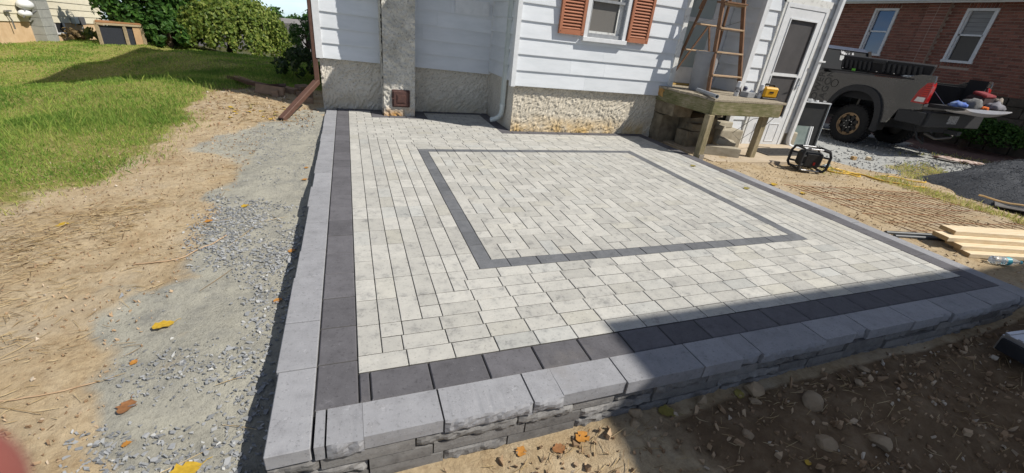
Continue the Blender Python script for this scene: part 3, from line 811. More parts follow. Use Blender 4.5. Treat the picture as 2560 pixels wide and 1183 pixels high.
# --- white downspout in the recess
def elbow(pts, w, d, m, name, parent, ribs=True):
    return MB().tube(pts, [w] * len(pts), 10).build(name, m, parent, True)
ds = MB().bar((2.075, 4.555, 2.42), (2.075, 4.555, .305), .062, .052, (1, 0, 0), .007).build('downspout', M_dsp, house)
for q in (-.022, 0, .022): MB().box(2.044, 2.048, 4.548 + q, 4.556 + q, .31, 2.4).build('rib', M_dsp, ds)
MB().tube([(2.075, 4.555, .315), (2.075, 4.555, .24), (2.068, 4.57, .17), (2.045, 4.60, .12), (2.005, 4.64, .085), (1.96, 4.68, .065)], .036, 12, False).build('elbow', M_dsp, ds, True)
MB().lathe([(.041, .285), (.041, .315)], 12, (2.075, 4.555, 0)).build('joint_collar', M_dsp, ds, True)
MB().box(2.035, 2.13, 4.515, 4.525, 1.395, 1.412).build('strap', M_trim, ds)
# --- brown downspout on the left corner with a long diagonal extension
bd = MB().bar((-.385, 5.43, 3.2), (-.385, 5.43, .34), .062, .075, (0, 1, 0), .006).build('brown_downspout', M_brown, house)
MB().bar((-.385, 5.43, .36), (-.80, 4.70, -.03), .078, .066, (0, 0, 1), .006).build('extension', M_brown, bd)
for q in (-.02, .02):
    MB().bar((-.385 + q * .85, 5.43 - q * .5, .397), (-.80 + q * .85, 4.70 - q * .5, .007), .010, .006).build('rib', M_brown, bd)
MB().bar((-.8022, 4.6965, -.032), (-.8035, 4.694, -.0332), .064, .05).build('open_end', M_blackhole, bd)
# dark meter box beyond the corner and the set-back side bay
MB().box(-.50, -.36, 6.5, 7.3, .55, 1.25, .01).build('utility_box', mat('dark_box', (.03, .03, .032)), house)
MB().box(-.52, -.35, 9.2, 9.35, .0, 3.5).build('side_trim', M_trim, house)

# --- entry alcove and the projecting right bay
MB().box(4.565, 4.64, 4.20, 4.56, .60, 2.46).build('door_jamb', M_trim_old, house)
MB().box(4.60, 4.66, 4.24, 4.30, .74, 2.4).build('jamb_moulding', M_trim, house)
ed = MB().box(4.72, 5.46, 4.53, 4.57, .78, 1.02).box(4.72, 4.83, 4.53, 4.57, 1.02, 2.4).box(5.36, 5.46, 4.53, 4.57, 1.02, 2.4).box(4.83, 5.36, 4.53, 4.57, 1.66, 1.72).build('entry_door', M_trim, house)
MB().box(4.83, 5.36, 4.545, 4.555, 1.02, 2.4).build('glass', glass_mat('door_glass', (.34, .40, .40), .08, .5), ed)
MB().box(4.70, 5.48, 4.47, 4.57, .735, .775, .004).build('threshold', mat('ochre_sill', (.46, .31, .09), (.40, .26, .08), 20, .6), ed)
MB().box(4.64, 4.72, 4.535, 4.60, .735, 2.4).box(5.46, 5.56, 4.535, 4.60, .735, 2.4).build('door_casing', M_trim, ed)
MB().lathe([(.012, 4.47), (.012, 4.53)], 10, (4.80, 0, 1.79), 'y').sphere((4.80, 4.455, 1.79), .026, 10, 8).box(4.785, 4.815, 4.525, 4.531, 1.70, 1.90).build('handle', mat('brass', (.42, .33, .17), None, 20, .35, metal=.9), ed)
MB().box(4.60, 5.78, 4.60, 5.46, -.3, 2.5).build('wall_core', M_core, house)
MB().box(5.56, 5.76, 4.56, 4.60, .72, 2.46).build('alcove_panel', M_siding, house)
siding(4.02, 4.545, 5.735, .735, 2.46, .197, axis='x', sgn=-1, name='alcove_board')
MB().box(5.715, 5.80, 3.955, 4.035, .13, 2.46).build('corner_board', M_trim, house)
DOOR = (6.13, 7.0, -.5, 2.04)
siding(5.80, 7.22, 4.0, .14, 2.46, .197, openings=[DOOR])
MB().box(5.77, 7.20, 4.16, 5.46, -.3, 2.46).build('wall_core', M_core, house)
MB().box(5.74, 6.13, 4.02, 4.16, -.3, .14).box(6.98, 7.2, 4.02, 4.16, -.3, .14).build('bay_foundation', M_conc, house)
siding(4.0, 5.44, 7.22, -.05, 2.46, .197, axis='x', sgn=1)
MB().box(7.19, 7.255, 3.96, 4.03, -.1, 2.46).build('corner_board', M_trim, house)
# storm door
sd = MB().box(6.13, 6.175, 3.955, 4.05, -.12, 2.04).box(6.955, 7.0, 3.955, 4.05, -.12, 2.04).box(6.175, 6.955, 3.955, 4.05, 1.985, 2.04).build('storm_door', M_trim, house)
leaf = MB().box(6.18, 6.275, 3.962, 4.0, -.085, 1.98).box(6.86, 6.95, 3.962, 4.0, -.085, 1.98).box(6.275, 6.86, 3.962, 4.0, 1.85, 1.98).box(6.275, 6.86, 3.962, 4.0, 1.04, 1.085).box(6.275, 6.86, 3.962, 4.0, -.085, .415).build('door_leaf', M_trim, sd)
MB().box(6.29, 6.845, 3.982, 3.986, 1.085, 1.85).box(6.29, 6.845, 3.982, 3.986, .415, 1.04).build('screen_pane', M_screen, sd)
for (a, b, c, d) in ((6.275, 6.292, 1.085, 1.85), (6.843, 6.86, 1.085, 1.85), (6.292, 6.843, 1.832, 1.85), (6.275, 6.292, .415, 1.04), (6.843, 6.86, .415, 1.04)):
    MB().box(a, b, 3.952, 3.962, c, d).build('glazing_bead', M_trim, leaf)
for (a, b) in ((6.30, 6.52), (6.62, 6.84)):
    MB().box(a, b, 3.955, 3.962, .0, .012).box(a, b, 3.955, 3.962, .29, .302).box(a, a + .012, 3.955, 3.962, .012, .29).box(b - .012, b, 3.955, 3.962, .012, .29).build('raised_panel', M_trim, leaf)
MB().box(6.14, 6.99, 3.93, 4.0, -.145, -.105).build('threshold', mat('ochre_threshold', (.42, .27, .08), None, 20, .6), sd)
hd = MB().box(6.895, 6.915, 3.95, 3.963, .86, 1.04).tube([(6.905, 3.95, .93), (6.905, 3.915, .935), (6.82, 3.905, .925)], .008, 8).tube([(6.905, 3.95, 1.0), (6.905, 3.93, 1.02)], .006, 8).build('handle', mat('steel', (.45, .45, .45), None, 20, .3, metal=1), sd)
MB().box(6.08, 6.13, 3.965, 4.03, -.1, 2.10).box(7.0, 7.05, 3.965, 4.03, -.1, 2.10).box(6.08, 7.05, 3.96, 4.03, 2.04, 2.13).build('door_casing', M_trim_old, sd)
# right downspout with a foot elbow
rd = MB().bar((7.16, 3.93, 2.4), (7.16, 3.93, .03), .075, .06, (0, 1, 0), .008).build('downspout', M_trim, house)
MB().tube([(7.16, 3.93, .06), (7.16, 3.925, -.0), (7.175, 3.91, -.05), (7.22, 3.87, -.075), (7.30, 3.82, -.08), (7.62, 3.62, -.085)], .038, 12).build('foot_elbow', M_trim, rd, True)
MB().box(7.10, 7.25, 3.885, 3.90, 1.30, 1.325).build('strap', M_trim, rd)
MB().box(7.24, 7.40, 3.97, 4.2, -.2, .16, .02).build('ochre_block', M_conc, house)

# ================================================================== GROUND SLABS, DECK
pad = MB().prism([(4.62, 2.98), (5.2, 2.95), (6.2, 2.95), (7.1, 3.25), (7.15, 3.95), (5.8, 3.97), (4.62, 4.25)], 'z', -.16, -.047).build('concrete_pad', M_concpad, None, False, .006); tag(pad, kind='structure')
M_wood_old = mat('mossy_timber', (.33, .275, .175), (.18, .17, .075), 5, .88, .5, 30, .004, stretch=(4, 4, 14), lo=.4, hi=.62)
def wood(name, ax, stops, bump=.6):
    m, n, l, b = new_mat(name); vec, rv = coords(n, l)
    st = {'x': (1.2, 16, 16), 'y': (16, 1.2, 16), 'z': (16, 16, 1.2)}[ax]
    g = noise(n, l, vec, 5, 7, .7, st); pt = noise(n, l, vec, 4, 5, .65)
    mx = n.new('ShaderNodeMath'); mx.operation = 'MULTIPLY_ADD'; mx.inputs[1].default_value = .55; l.new(g, mx.inputs[0])
    m2 = n.new('ShaderNodeMath'); m2.operation = 'MULTIPLY'; m2.inputs[1].default_value = .45; l.new(pt, m2.inputs[0]); l.new(m2.outputs[0], mx.inputs[2])
    col = ramp(n, l, mx.outputs[0], stops)
    ck = ramp(n, l, noise(n, l, vec, 9, 4, .6, tuple(v * 1.3 for v in st)), [(.30, (.25, .23, .2)), (.37, (1, 1, 1))])
    l.new(mixc(n, l, col, ck, .8, 'MULTIPLY'), b.inputs['Base Color']); b.inputs['Roughness'].default_value = .9; b.inputs['Specular IOR Level'].default_value = .15
    bumpn(n, l, b, g, bump, .012); return m
_moss = [(.30, (.05, .045, .028)), (.40, (.105, .11, .045)), (.50, (.175, .165, .085)), (.58, (.26, .225, .145)), (.72, (.34, .31, .25))]
_post = [(.30, (.07, .06, .04)), (.42, (.19, .165, .09)), (.55, (.32, .265, .17)), (.70, (.40, .35, .25))]
M_beam_x, M_beam_y, M_post = wood('mossy_beam', 'x', _moss), wood('mossy_beam_side', 'y', _moss), wood('grey_post', 'z', _post)
M_wood_board = mat('grey_deck_board', (.36, .31, .235), (.21, .18, .13), 7, .9, .5, 30, .004, stretch=(14, 2, 4))
M_wood_raw = mat('rotten_wood', (.50, .30, .10), (.34, .18, .06), 20, .9, .6, 60, .006)
deck = thing('wooden_landing', (5.05, 3.7, -.05), 'weathered mossy timber landing on two posts before the entry door', 'landing')
MB().box(4.44, 5.66, 3.075, 3.115, .545, .715, .004).build('beam', M_beam_x, deck)
MB().bar((4.46, 3.12, .63), (4.46, 4.26, .63), .042, .175, ch=.004).build('beam', M_beam_y, deck)
MB().bar((5.64, 3.12, .63), (5.64, 3.94, .63), .042, .165, ch=.004).build('beam', M_beam_y, deck)
MB().prism([(4.10, .600), (4.24, .62), (4.26, .71), (4.16, .718), (4.09, .70), (4.12, .66)], 'x', 4.432, 4.439).build('rotten_patch', M_wood_raw, deck)
MB().box(5.661, 5.668, 3.08, 3.112, .56, .70).build('cut_end', M_wood_raw, deck)
yy = 3.07; rr = random.Random(8)
while yy < 4.46:
    w = .138; xe = 5.70 if yy < 3.93 else 5.70
    MB().obox((5.07, yy + w / 2, .732 + rr.uniform(-.002, .004)), (1.29, w - .008, .03), Rz(rr.uniform(-.006, .006)) @ Ry(rr.uniform(-.004, .004)), .004).build('deck_board', M_wood_board, deck); yy += w
pm = M_post
MB().bar((4.43, 3.075, -.06), (4.44, 3.09, .545), .092, .092, (0, 1, 0), .006).build('post', pm, deck)
MB().bar((5.52, 3.20, -.08), (5.53, 3.20, .545), .092, .092, (0, 1, 0), .006).build('post', pm, deck)
MB().box(4.405, 4.485, 3.023, 3.028, -.055, .03).box(4.470, 4.4845, 3.026, 3.12, -.06, -.045).build('post_bracket', mat('galvanised', (.5, .5, .5), None, 20, .4, metal=.8), deck)

# old stone landing beneath the deck
st = thing('stone_steps', (5.0, 4.0, -.05), 'crumbling old stone step block in the shade under the timber landing', 'steps')
M_stone = mat('old_stone', (.26, .215, .145), (.13, .105, .07), 7, .92, .6, 30, .01)
def rock_box(c, s, name, m, parent, rot=0, jit=.12, seed=0, tilt=(0, 0), sub=2):
    bm = bmesh.new(); bmesh.ops.create_cube(bm, size=1)
    bmesh.ops.subdivide_edges(bm, edges=bm.edges, cuts=sub, use_grid_fill=True)
    r = random.Random(seed); R = Rz(rot) @ Rx(tilt[0]) @ Ry(tilt[1])
    for v in bm.verts:
        q = v.co.copy(); q = Vector((q.x * (1 + r.uniform(-jit, jit)), q.y * (1 + r.uniform(-jit, jit)), q.z * (1 + r.uniform(-jit, jit))))
        q = q.lerp(q.normalized() * .62, .12 if jit > .04 else .025)
        v.co = R @ Vector((q.x * s[0], q.y * s[1], q.z * s[2]))
    me = bpy.data.meshes.new(name); bm.to_mesh(me); bm.free(); me.materials.append(m)
    o = bpy.data.objects.new(name, me); COL.objects.link(o)
    if parent is not None: o.parent = parent; o.location = Vector(c) - wloc(parent)
    else: o.location = c
    return o
rock_box((4.66, 4.22, .14), (.34, .30, .42), 'stone', M_stone, st, .02, .05, 1)
rock_box((4.66, 4.10, .46), (.36, .5, .20), 'stone', M_stone, st, .02, .05, 2)
rock_box((5.10, 4.12, .16), (.52, .60, .42), 'stone', M_stone, st, .0, .05, 3)
rock_box((4.98, 3.80, .24), (.36, .20, .10), 'stone', M_stone, st, -.1, .07, 4)
rock_box((4.95, 3.86, .06), (.40, .26, .24), 'stone', M_stone, st, .05, .06, 5)
rock_box((5.45, 4.02, .42), (.22, .18, .12), 'stone', M_stone, st, .4, .1, 6)
st2 = thing('concrete_steps', (5.55, 3.85, -.05), 'pale sandy concrete step next to the storm door', 'steps')
MB().obox((5.60, 3.86, .085), (.44, .30, .27), Rz(-.04)).build('step', M_conc, st2, False, .018)
MB().obox((5.56, 3.95, .265), (.36, .16, .09), Rz(.06)).build('step', M_conc, st2, False, .016)
rock_box((5.42, 3.80, .245), (.16, .12, .05), 'rubble', M_conc, st2, .5, .08, 8)
cb = rock_box((5.02, 3.30, .015), (.52, .16, .12), 'concrete_lintel', M_conc, None, -.42, .015, 9); tag(cb, 'long tan concrete block lying on the pad behind the front post', 'block')
cb = rock_box((5.30, 3.52, .08), (.27, .15, .10), 'concrete_block', M_conc, None, -.5, .02, 10, (.1, .22)); tag(cb, 'shorter tan block tilted against the concrete step', 'block')
MAT_ = mat('rubber_mat', (.05, .05, .05), (.08, .075, .07), 30, .9, .5, 120)
mt = thing('door_mat', (6.35, 3.45, -.045), 'dark grey open-grid door mat on the concrete before the storm door', 'mat')
MB().box(5.95, 6.85, 3.25, 3.27, -.0468, -.034).box(5.95, 6.85, 3.63, 3.65, -.0468, -.034).box(5.95, 5.97, 3.27, 3.63, -.0468, -.034).box(6.83, 6.85, 3.27, 3.63, -.0468, -.034).build('rim', MAT_, mt)
for i in range(22): MB().box(5.985 + i * .039, 6.005 + i * .039, 3.271, 3.629, -.0468, -.038).build('slat', MAT_, mt)
# ================================================================== THINGS ON THE LANDING
ZD = .749
M_lad = mat('ladder_wood', (.23, .125, .07), (.14, .075, .042), 9, .7, .3, 40, .002, stretch=(6, 6, 1))
M_rung = mat('ladder_step', (.46, .33, .21), (.33, .22, .13), 12, .75, .3, 50, .002, stretch=(1, 6, 6))
M_steel = mat('dull_steel', (.42, .42, .42), (.33, .33, .33), 20, .4, metal=.9)
lad = thing('stepladder', (5.05, 3.9, ZD), 'tall brown wooden stepladder standing open on the timber landing', 'ladder')
TOPZ = 2.50
fl0, fr0 = Vector((4.845, 3.665, ZD)), Vector((5.43, 3.665, ZD))
fl1, fr1 = Vector((4.90, 4.02, TOPZ)), Vector((5.16, 4.02, TOPZ))
MB().bar(fl0, fl1, .062, .026, (1, 0, 0), .002).build('rail', M_lad, lad)
MB().bar(fr0, fr1, .062, .026, (1, 0, 0), .002).build('rail', M_lad, lad)
for z in (.985, 1.285, 1.585, 1.885, 2.185):
    t = (z - ZD) / (TOPZ - ZD); a = fl0.lerp(fl1, t); b = fr0.lerp(fr1, t)
    MB().box(a.x, b.x, a.y - .045, a.y + .045, z - .01, z + .012, .003).build('step', M_rung, lad)
    MB().tube([(a.x - .015, a.y, z - .022), (b.x + .015, b.y, z - .022)], .004, 6).build('truss_rod', M_steel, lad)
MB().box(4.86, 5.20, 3.93, 4.14, TOPZ - .005, TOPZ + .02, .004).build('top_cap', M_lad, lad)
rl0, rr0 = Vector((4.64, 4.33, ZD)), Vector((5.46, 4.36, ZD))
rl1, rr1 = Vector((4.90, 4.09, TOPZ)), Vector((5.16, 4.09, TOPZ))
MB().bar(rl0, rl1, .042, .022, (1, 0, 0), .002).build('rear_leg', M_lad, lad)
MB().bar(rr0, rr1, .042, .022, (1, 0, 0), .002).build('rear_leg', M_lad, lad)
for z in (1.27, 1.62, 2.0):
    t = (z - ZD) / (TOPZ - ZD); a = rl0.lerp(rl1, t); b = rr0.lerp(rr1, t)
    MB().tube([a, b], .013, 8).build('rear_rung', M_rung, lad, True)
apex = rl0.lerp(rl1, .5).lerp(rr0.lerp(rr1, .5), .5)
MB().bar(rl0.lerp(rl1, .06), apex, .024, .016, (0, 1, 0)).build('brace', M_lad, lad)
MB().bar(rr0.lerp(rr1, .06), apex, .024, .016, (0, 1, 0)).build('brace', M_lad, lad)
for (a, b) in ((fl0.lerp(fl1, .55), rl0.lerp(rl1, .5)), (fr0.lerp(fr1, .55), rr0.lerp(rr1, .5))):
    MB().bar(a, b, .018, .003, (0, 0, 1)).build('spreader', M_steel, lad)
MB().bar(fl0.lerp(fl1, .66) + Vector((0, .02, 0)), fr0.lerp(fr1, .66) + Vector((0, .02, 0)), .20, .018, (0, 0, 1)).build('bucket_shelf', M_lad, lad)
MB().bar(rl0.lerp(rl1, .78), (4.72, 4.12, 1.80), .03, .05).build('shelf_arm', M_lad, lad)

M_bin = mat('grey_plastic', (.29, .295, .305), (.24, .245, .255), 6, .55, .06, 60)
bn = thing('waste_bin', (4.90, 3.93, ZD), 'tall grey plastic bin standing between the ladder legs', 'bin')
MB().lathe([(.002, ZD), (.135, ZD), (.14, ZD + .01), (.168, ZD + .50), (.176, ZD + .505), (.176, ZD + .53), (.166, ZD + .53), (.155, ZD + .49), (.125, ZD + .02), (.002, ZD + .02)], 36, (4.90, 3.93, 0), cap=False).build('body', M_bin, bn, True)
M_pvc = mat('grey_pvc', (.36, .38, .40), (.30, .32, .34), 10, .45)
pp = thing('plastic_pipe', (4.6, 3.4, ZD + .03), 'short grey plastic pipe lying across the landing corner', 'pipe')
def hollow(mb, a, b, ro, ri, n=16):
    a = Vector(a); b = Vector(b); d = (b - a).normalized(); u = d.cross(Vector((0, 0, 1))).normalized(); w = d.cross(u)
    vs = []
    for (c, r) in ((a, ro), (b, ro), (b, ri), (a, ri)):
        for k in range(n): t = 2 * math.pi * k / n; vs.append(c + (u * math.cos(t) + w * math.sin(t)) * r)
    fs = [(j*n+k, j*n+(k+1) % n, ((j+1) % 4)*n+(k+1) % n, ((j+1) % 4)*n+k) for j in range(4) for k in range(n)]
    return mb.add(vs, fs)
hollow(MB(), (4.70, 3.72, ZD + .027), (4.425, 3.05, ZD + .030), .026, .019).build('pipe', M_pvc, pp, True)
def can(x, y, z, r, h, body, cap, label, nm='spray_can'):
    t = thing(nm, (x, y, z), label, 'can', 'cans on the timber landing')
    MB().lathe([(r * .9, z), (r, z + .006), (r, z + h * .80), (r * .93, z + h * .84)], 20, (x, y, 0)).build('body', body, t, True)
    MB().lathe([(r * .93, z + h * .84), (r * .90, z + h * .97), (r * .6, z + h)], 20, (x, y, 0)).build('cap', cap, t, True)
    MB().lathe([(r + .0008, z + h * .28), (r + .0008, z + h * .62)], 20, (x, y, 0), cap=False).build('label_band', mat('can_label', (.12, .12, .13), (.5, .5, .5), 40, .5, lo=.45, hi=.55), t, True)
M_canw = mat('white_tin', (.62, .63, .64), (.55, .56, .57), 20, .35)
can(5.20, 3.50, ZD, .033, .20, M_canw, M_canw, 'white spray can at the foot of the stepladder, left of the grey box')
can(5.47, 3.62, ZD, .030, .14, mat('dark_tin', (.05, .05, .09), (.09, .08, .12), 30, .35), M_canw, 'small dark blue can behind the grey box on the landing')
can(5.53, 3.40, ZD, .033, .19, M_canw, M_canw, 'white spray can between the grey box and the yellow tool')
gb = thing('junction_box', (5.38, 3.45, ZD), 'flat grey metal box on the landing between two white cans', 'box')
MB().obox((5.38, 3.46, ZD + .036), (.20, .13, .072), Rz(.15), .006).build('case', mat('grey_box', (.28, .285, .29), None, 10, .5), gb)
MB().lathe([(.03, ZD + .073), (.012, ZD + .10), (.005, ZD + .115)], 14, (5.44, 3.47, 0)).build('funnel', M_canw, gb, True)
M_yel = mat('yellow_plastic', (.62, .33, .02), (.56, .29, .015), 12, .45)
M_blk = mat('black_plastic', (.018, .018, .02), (.028, .028, .03), 12, .5)
yr = thing('worksite_speaker', (5.66, 3.38, ZD), 'yellow and black battery tool speaker on the landing corner', 'speaker')
MB().obox((5.655, 3.385, ZD + .095), (.215, .16, .145), Rz(-.25), .022).build('case', M_yel, yr)
MB().obox((5.655, 3.385, ZD + .012), (.23, .175, .026), Rz(-.25), .006).build('foot', M_blk, yr)
MB().tube([(5.57, 3.405, ZD + .155), (5.59, 3.40, ZD + .198), (5.71, 3.37, ZD + .198), (5.735, 3.362, ZD + .155)], .014, 8).build('handle', M_blk, yr, True)
MB().obox((5.748, 3.355, ZD + .09), (.045, .125, .105), Rz(-.25), .01).build('grille', M_blk, yr)
MB().obox((5.634, 3.304, ZD + .10), (.06, .004, .022), Rz(-.25)).build('badge', M_blk, yr)
rt = thing('red_tube', (4.78, 3.72, .50), 'red plastic tube tucked under the timber landing', 'tube')
MB().tube([(4.72, 3.70, .515), (4.86, 3.78, .515)], .022, 12).build('tube', mat('red_plastic', (.42, .05, .025), None, 20, .5), rt, True)
M_cable = mat('black_cable', (.02, .02, .02), None, 10, .6)
cable = MB().tube([(5.66, 3.14, .55), (5.72, 3.3, .38), (5.86, 3.5, .15), (6.0, 3.65, .02), (6.15, 3.75, -.03), (6.5, 3.7, -.04)], .0045, 6).build('power_cable', M_cable, None, True); tag(cable, 'thin black cable hanging from the landing to the storm door foot', 'cable')
cable = MB().tube([(5.50, 3.25, .54), (5.60, 3.35, .3), (5.55, 3.5, .12), (5.50, 3.62, .2), (5.62, 3.45, .45), (5.64, 3.2, .54)], .0035, 6).build('wire_loop', M_cable, None, True); tag(cable, 'loop of thin black wire dangling behind the second landing post', 'cable')

# ================================================================== LEANING PANELS, JOBSITE RADIO
pl = thing('freezer_panel', (8.1, 4.35, -.17), 'black board with pale metal edges standing beside the house corner', 'panel')
zb = -.165
MB().add([(7.70, 4.46, zb), (8.36, 4.27, zb), (8.40, 4.33, .62), (7.66, 4.50, .62), (7.72, 4.52, zb), (8.38, 4.33, zb), (8.42, 4.39, .62), (7.68, 4.56, .62)], [(0,1,2,3),(4,7,6,5),(0,4,5,1),(1,5,6,2),(2,6,7,3),(3,7,4,0)]).build('board', mat('black_board', (.02, .021, .022), (.028, .028, .028), 6, .6), pl)
MB().bar((8.362, 4.262, zb), (8.402, 4.322, .62), .025, .02, (1, 0, 0)).build('edge', M_steel, pl)
MB().bar((7.66, 4.49, .63), (8.40, 4.318, .63), .05, .02).build('edge', M_trim, pl)
MB().bar((7.69, 4.452, zb), (7.655, 4.492, .62), .09, .02, (0, 1, 0)).build('edge', M_trim_old, pl)
for i, (q, s) in enumerate(((.14, .05), (.22, .035), (.42, .045), (.5, .03), (.62, .03), (.82, .03))):
    c = Vector((7.66, 4.49, .66)).lerp(Vector((8.40, 4.318, .66)), q)
    f = rock_box((c.x, c.y, .64 + s * .5), (s * 1.5, s, s), 'plastic_fitting', M_trim, None, q * 5, .15, i); tag(f, 'white plastic fitting on the black board top, %s from the house' % ('first', 'second', 'third', 'fourth', 'fifth', 'sixth')[i], 'fitting', 'fittings on the black board')
gp = thing('window_pane', (7.95, 4.25, -.16), 'loose greenish glass pane in a white strip leaning on the black board', 'pane')
MB().add([(7.62, 4.28, -.15), (7.98, 4.18, -.15), (8.0, 4.235, .22), (7.64, 4.335, .22), (7.621, 4.284, -.15), (7.981, 4.184, -.15), (8.001, 4.239, .22), (7.641, 4.339, .22)], [(0,1,2,3),(4,7,6,5),(0,4,5,1),(1,5,6,2),(2,6,7,3),(3,7,4,0)]).build('glass', mat('green_glass', (.20, .25, .235), (.30, .35, .33), 5, .08, spec=.7), gp)
for q in (0, .035): MB().bar((7.985 + q, 4.175 - q * .3, -.15), (8.005 + q, 4.23 - q * .3, .225), .02, .02, (1, 0, 0)).build('strip', M_trim, gp)

M_rub = mat('black_rubber', (.020, .021, .022), (.034, .034, .036), 14, .7, .1, 90)
M_alu = mat('aluminium', (.62, .62, .62), (.52, .52, .52), 14, .3, metal=.85)
jr = thing('jobsite_radio', (6.02, 2.66, -.085), 'black jobsite radio in a roll cage with aluminium bars on the dirt', 'radio')
R_ = Rz(-.42); c0 = Vector((6.02, 2.68, -.085))
def J(x, y, z): return c0 + R_ @ Vector((x, y, z))
MB().obox(J(0, 0, .165), (.26, .22, .21), R_, .03).build('case', M_rub, jr)
MB().obox(J(-.02, -.113, .165), (.17, .006, .17), R_, .002).build('speaker_grille', mat('grille', (.012, .012, .013), (.03, .03, .03), 200, .6, .5, 300), jr)
MB().obox(J(.02, -.119, .125), (.026, .006, .040), R_).build('badge', mat('red_badge', (.35, .02, .015), None, 20, .5), jr)
for i in range(6): MB().obox(J(.132, -.01, .09 + i * .028), (.006, .13, .012), R_).build('control_rib', mat('dark_rib', (.10, .105, .11), None, 20, .4), jr)
for sx in (-1, 1):
    for sy in (-1, 1):
        MB().tube([J(.10 * sx, .09 * sy, .02), J(.165 * sx, .13 * sy, .03), J(.185 * sx, .15 * sy, .075), J(.185 * sx, .15 * sy, .24), J(.165 * sx, .13 * sy, .30), J(.09 * sx, .10 * sy, .315)], .018, 8).build('cage_corner', M_rub, jr, True)
        for zz in (.10, .22): MB().bar(J(.12 * sx, .10 * sy, zz), J(.185 * sx, .15 * sy, zz), .03, .022).build('cage_link', M_rub, jr)
for sy in (-1, 1):
    MB().tube([J(-.10, .10 * sy, .315), J(.10, .10 * sy, .315)], .011, 10).build('cage_bar', M_alu, jr, True)
    MB().tube([J(-.12, .115 * sy, .022), J(.12, .115 * sy, .022)], .011, 10).build('cage_bar', M_alu, jr, True)
for sx in (-1, 1):
    MB().tube([J(.17 * sx, -.11, .312), J(.17 * sx, .11, .312)], .013, 10).build('cage_bar', M_rub, jr, True)
    MB().tube([J(.165 * sx, -.11, .03), J(.165 * sx, .11, .03)], .013, 10).build('cage_bar', M_rub, jr, True)
MB().tube([J(-.09, -.02, .27), J(-.06, -.02, .31), J(.06, -.02, .31), J(.09, -.02, .27)], .013, 8).build('handle', M_rub, jr, True)

# ================================================================== CORDS, REBAR MESH, PILE, LUMBER, BOTTLES
def ground_path(pts, r, lift=0.0, n=10):
    P = []
    for i in range(len(pts) - 1):
        p0, p1, p2, p3 = [Vector((*pts[min(max(j, 0), len(pts)-1)], 0)) for j in (i-1, i, i+1, i+2)]
        for k in range(n):
            t = k / n
            q = .5 * ((2*p1) + (p2-p0)*t + (2*p0-5*p1+4*p2-p3)*t*t + (3*p1-p0-3*p2+p3)*t**3); P.append((q.x, q.y))
    P.append(pts[-1])
    z = terr(np.array([p[0] for p in P]), np.array([p[1] for p in P]))
    return [(p[0], p[1], zz + r + lift) for p, zz in zip(P, z)]
M_ycord = mat('yellow_cord', (.62, .40, .06), (.55, .34, .05), 8, .6)
M_ocord = mat('orange_cord', (.62, .42, .20), (.55, .36, .16), 8, .6)
c = MB().tube(ground_path([(6.2,2.75),(6.5,2.78),(6.75,2.55),(6.5,2.45),(6.35,2.6),(6.7,2.7),(6.9,2.5),(6.75,2.4),(6.6,2.55),(7.0,2.55),(7.05,2.3),(7.3,2.05),(7.55,1.95)], .011), .011, 6).build('extension_cord', M_ycord, None, True); tag(c, 'yellow extension cord in loose loops behind the jobsite radio', 'cord')
c = MB().tube(ground_path([(7.35,2.45),(7.6,2.42),(7.9,2.2),(8.2,2.3)], .010), .010, 6).build('cord_end', M_ycord, None, True); tag(c, 'yellow cord end running through weeds toward the stone pile', 'cord')
M_rebar = mat('rusty_rebar', (.32, .135, .055), (.19, .075, .035), 30, .85, .4, 150, .002)
rm = thing('rebar_mesh', (5.9, 1.2, -.07), 'sheet of rusty welded reinforcing mesh lying on the tan dirt', 'mesh')
# mesh sheet: corner, two edge directions
mc = Vector((4.95, 1.93)); e1 = Vector((1.95, -.14)); e2 = Vector((.22, -1.15))
mc = Vector((4.80, 1.98))
ea = (Vector((6.85, 1.72)) - mc); eb = (Vector((4.98, .74)) - mc)
def mp(u, v):
    p = mc + ea * u + eb * v; return p
nlong, ncross = 18, 7
for i in range(nlong):
    u = i / (nlong - 1); r_ = random.Random(i)
    pts = [mp(u * 1.0 + r_.uniform(-.002, .002), v) for v in np.linspace(-.02, 1.04, 16)]
    z = terr(np.array([p.x for p in pts]), np.array([p.y for p in pts]), False)
    MB().tube([(p.x, p.y, zz + .016 + .002 * math.sin(k * 1.3 + i)) for k, (p, zz) in enumerate(zip(pts, z))], .0030, 5).build('wire', M_rebar, rm, True)
for j in range(ncross):
    v = j / (ncross - 1)
    pts = [mp(u, v) for u in np.linspace(-.02, 1.03, 18)]
    z = terr(np.array([p.x for p in pts]), np.array([p.y for p in pts]), False)
    MB().tube([(p.x, p.y, zz + .020 + .002 * math.sin(k * 1.1 + j)) for k, (p, zz) in enumerate(zip(pts, z))], .0030, 5).build('wire', M_rebar, rm, True)

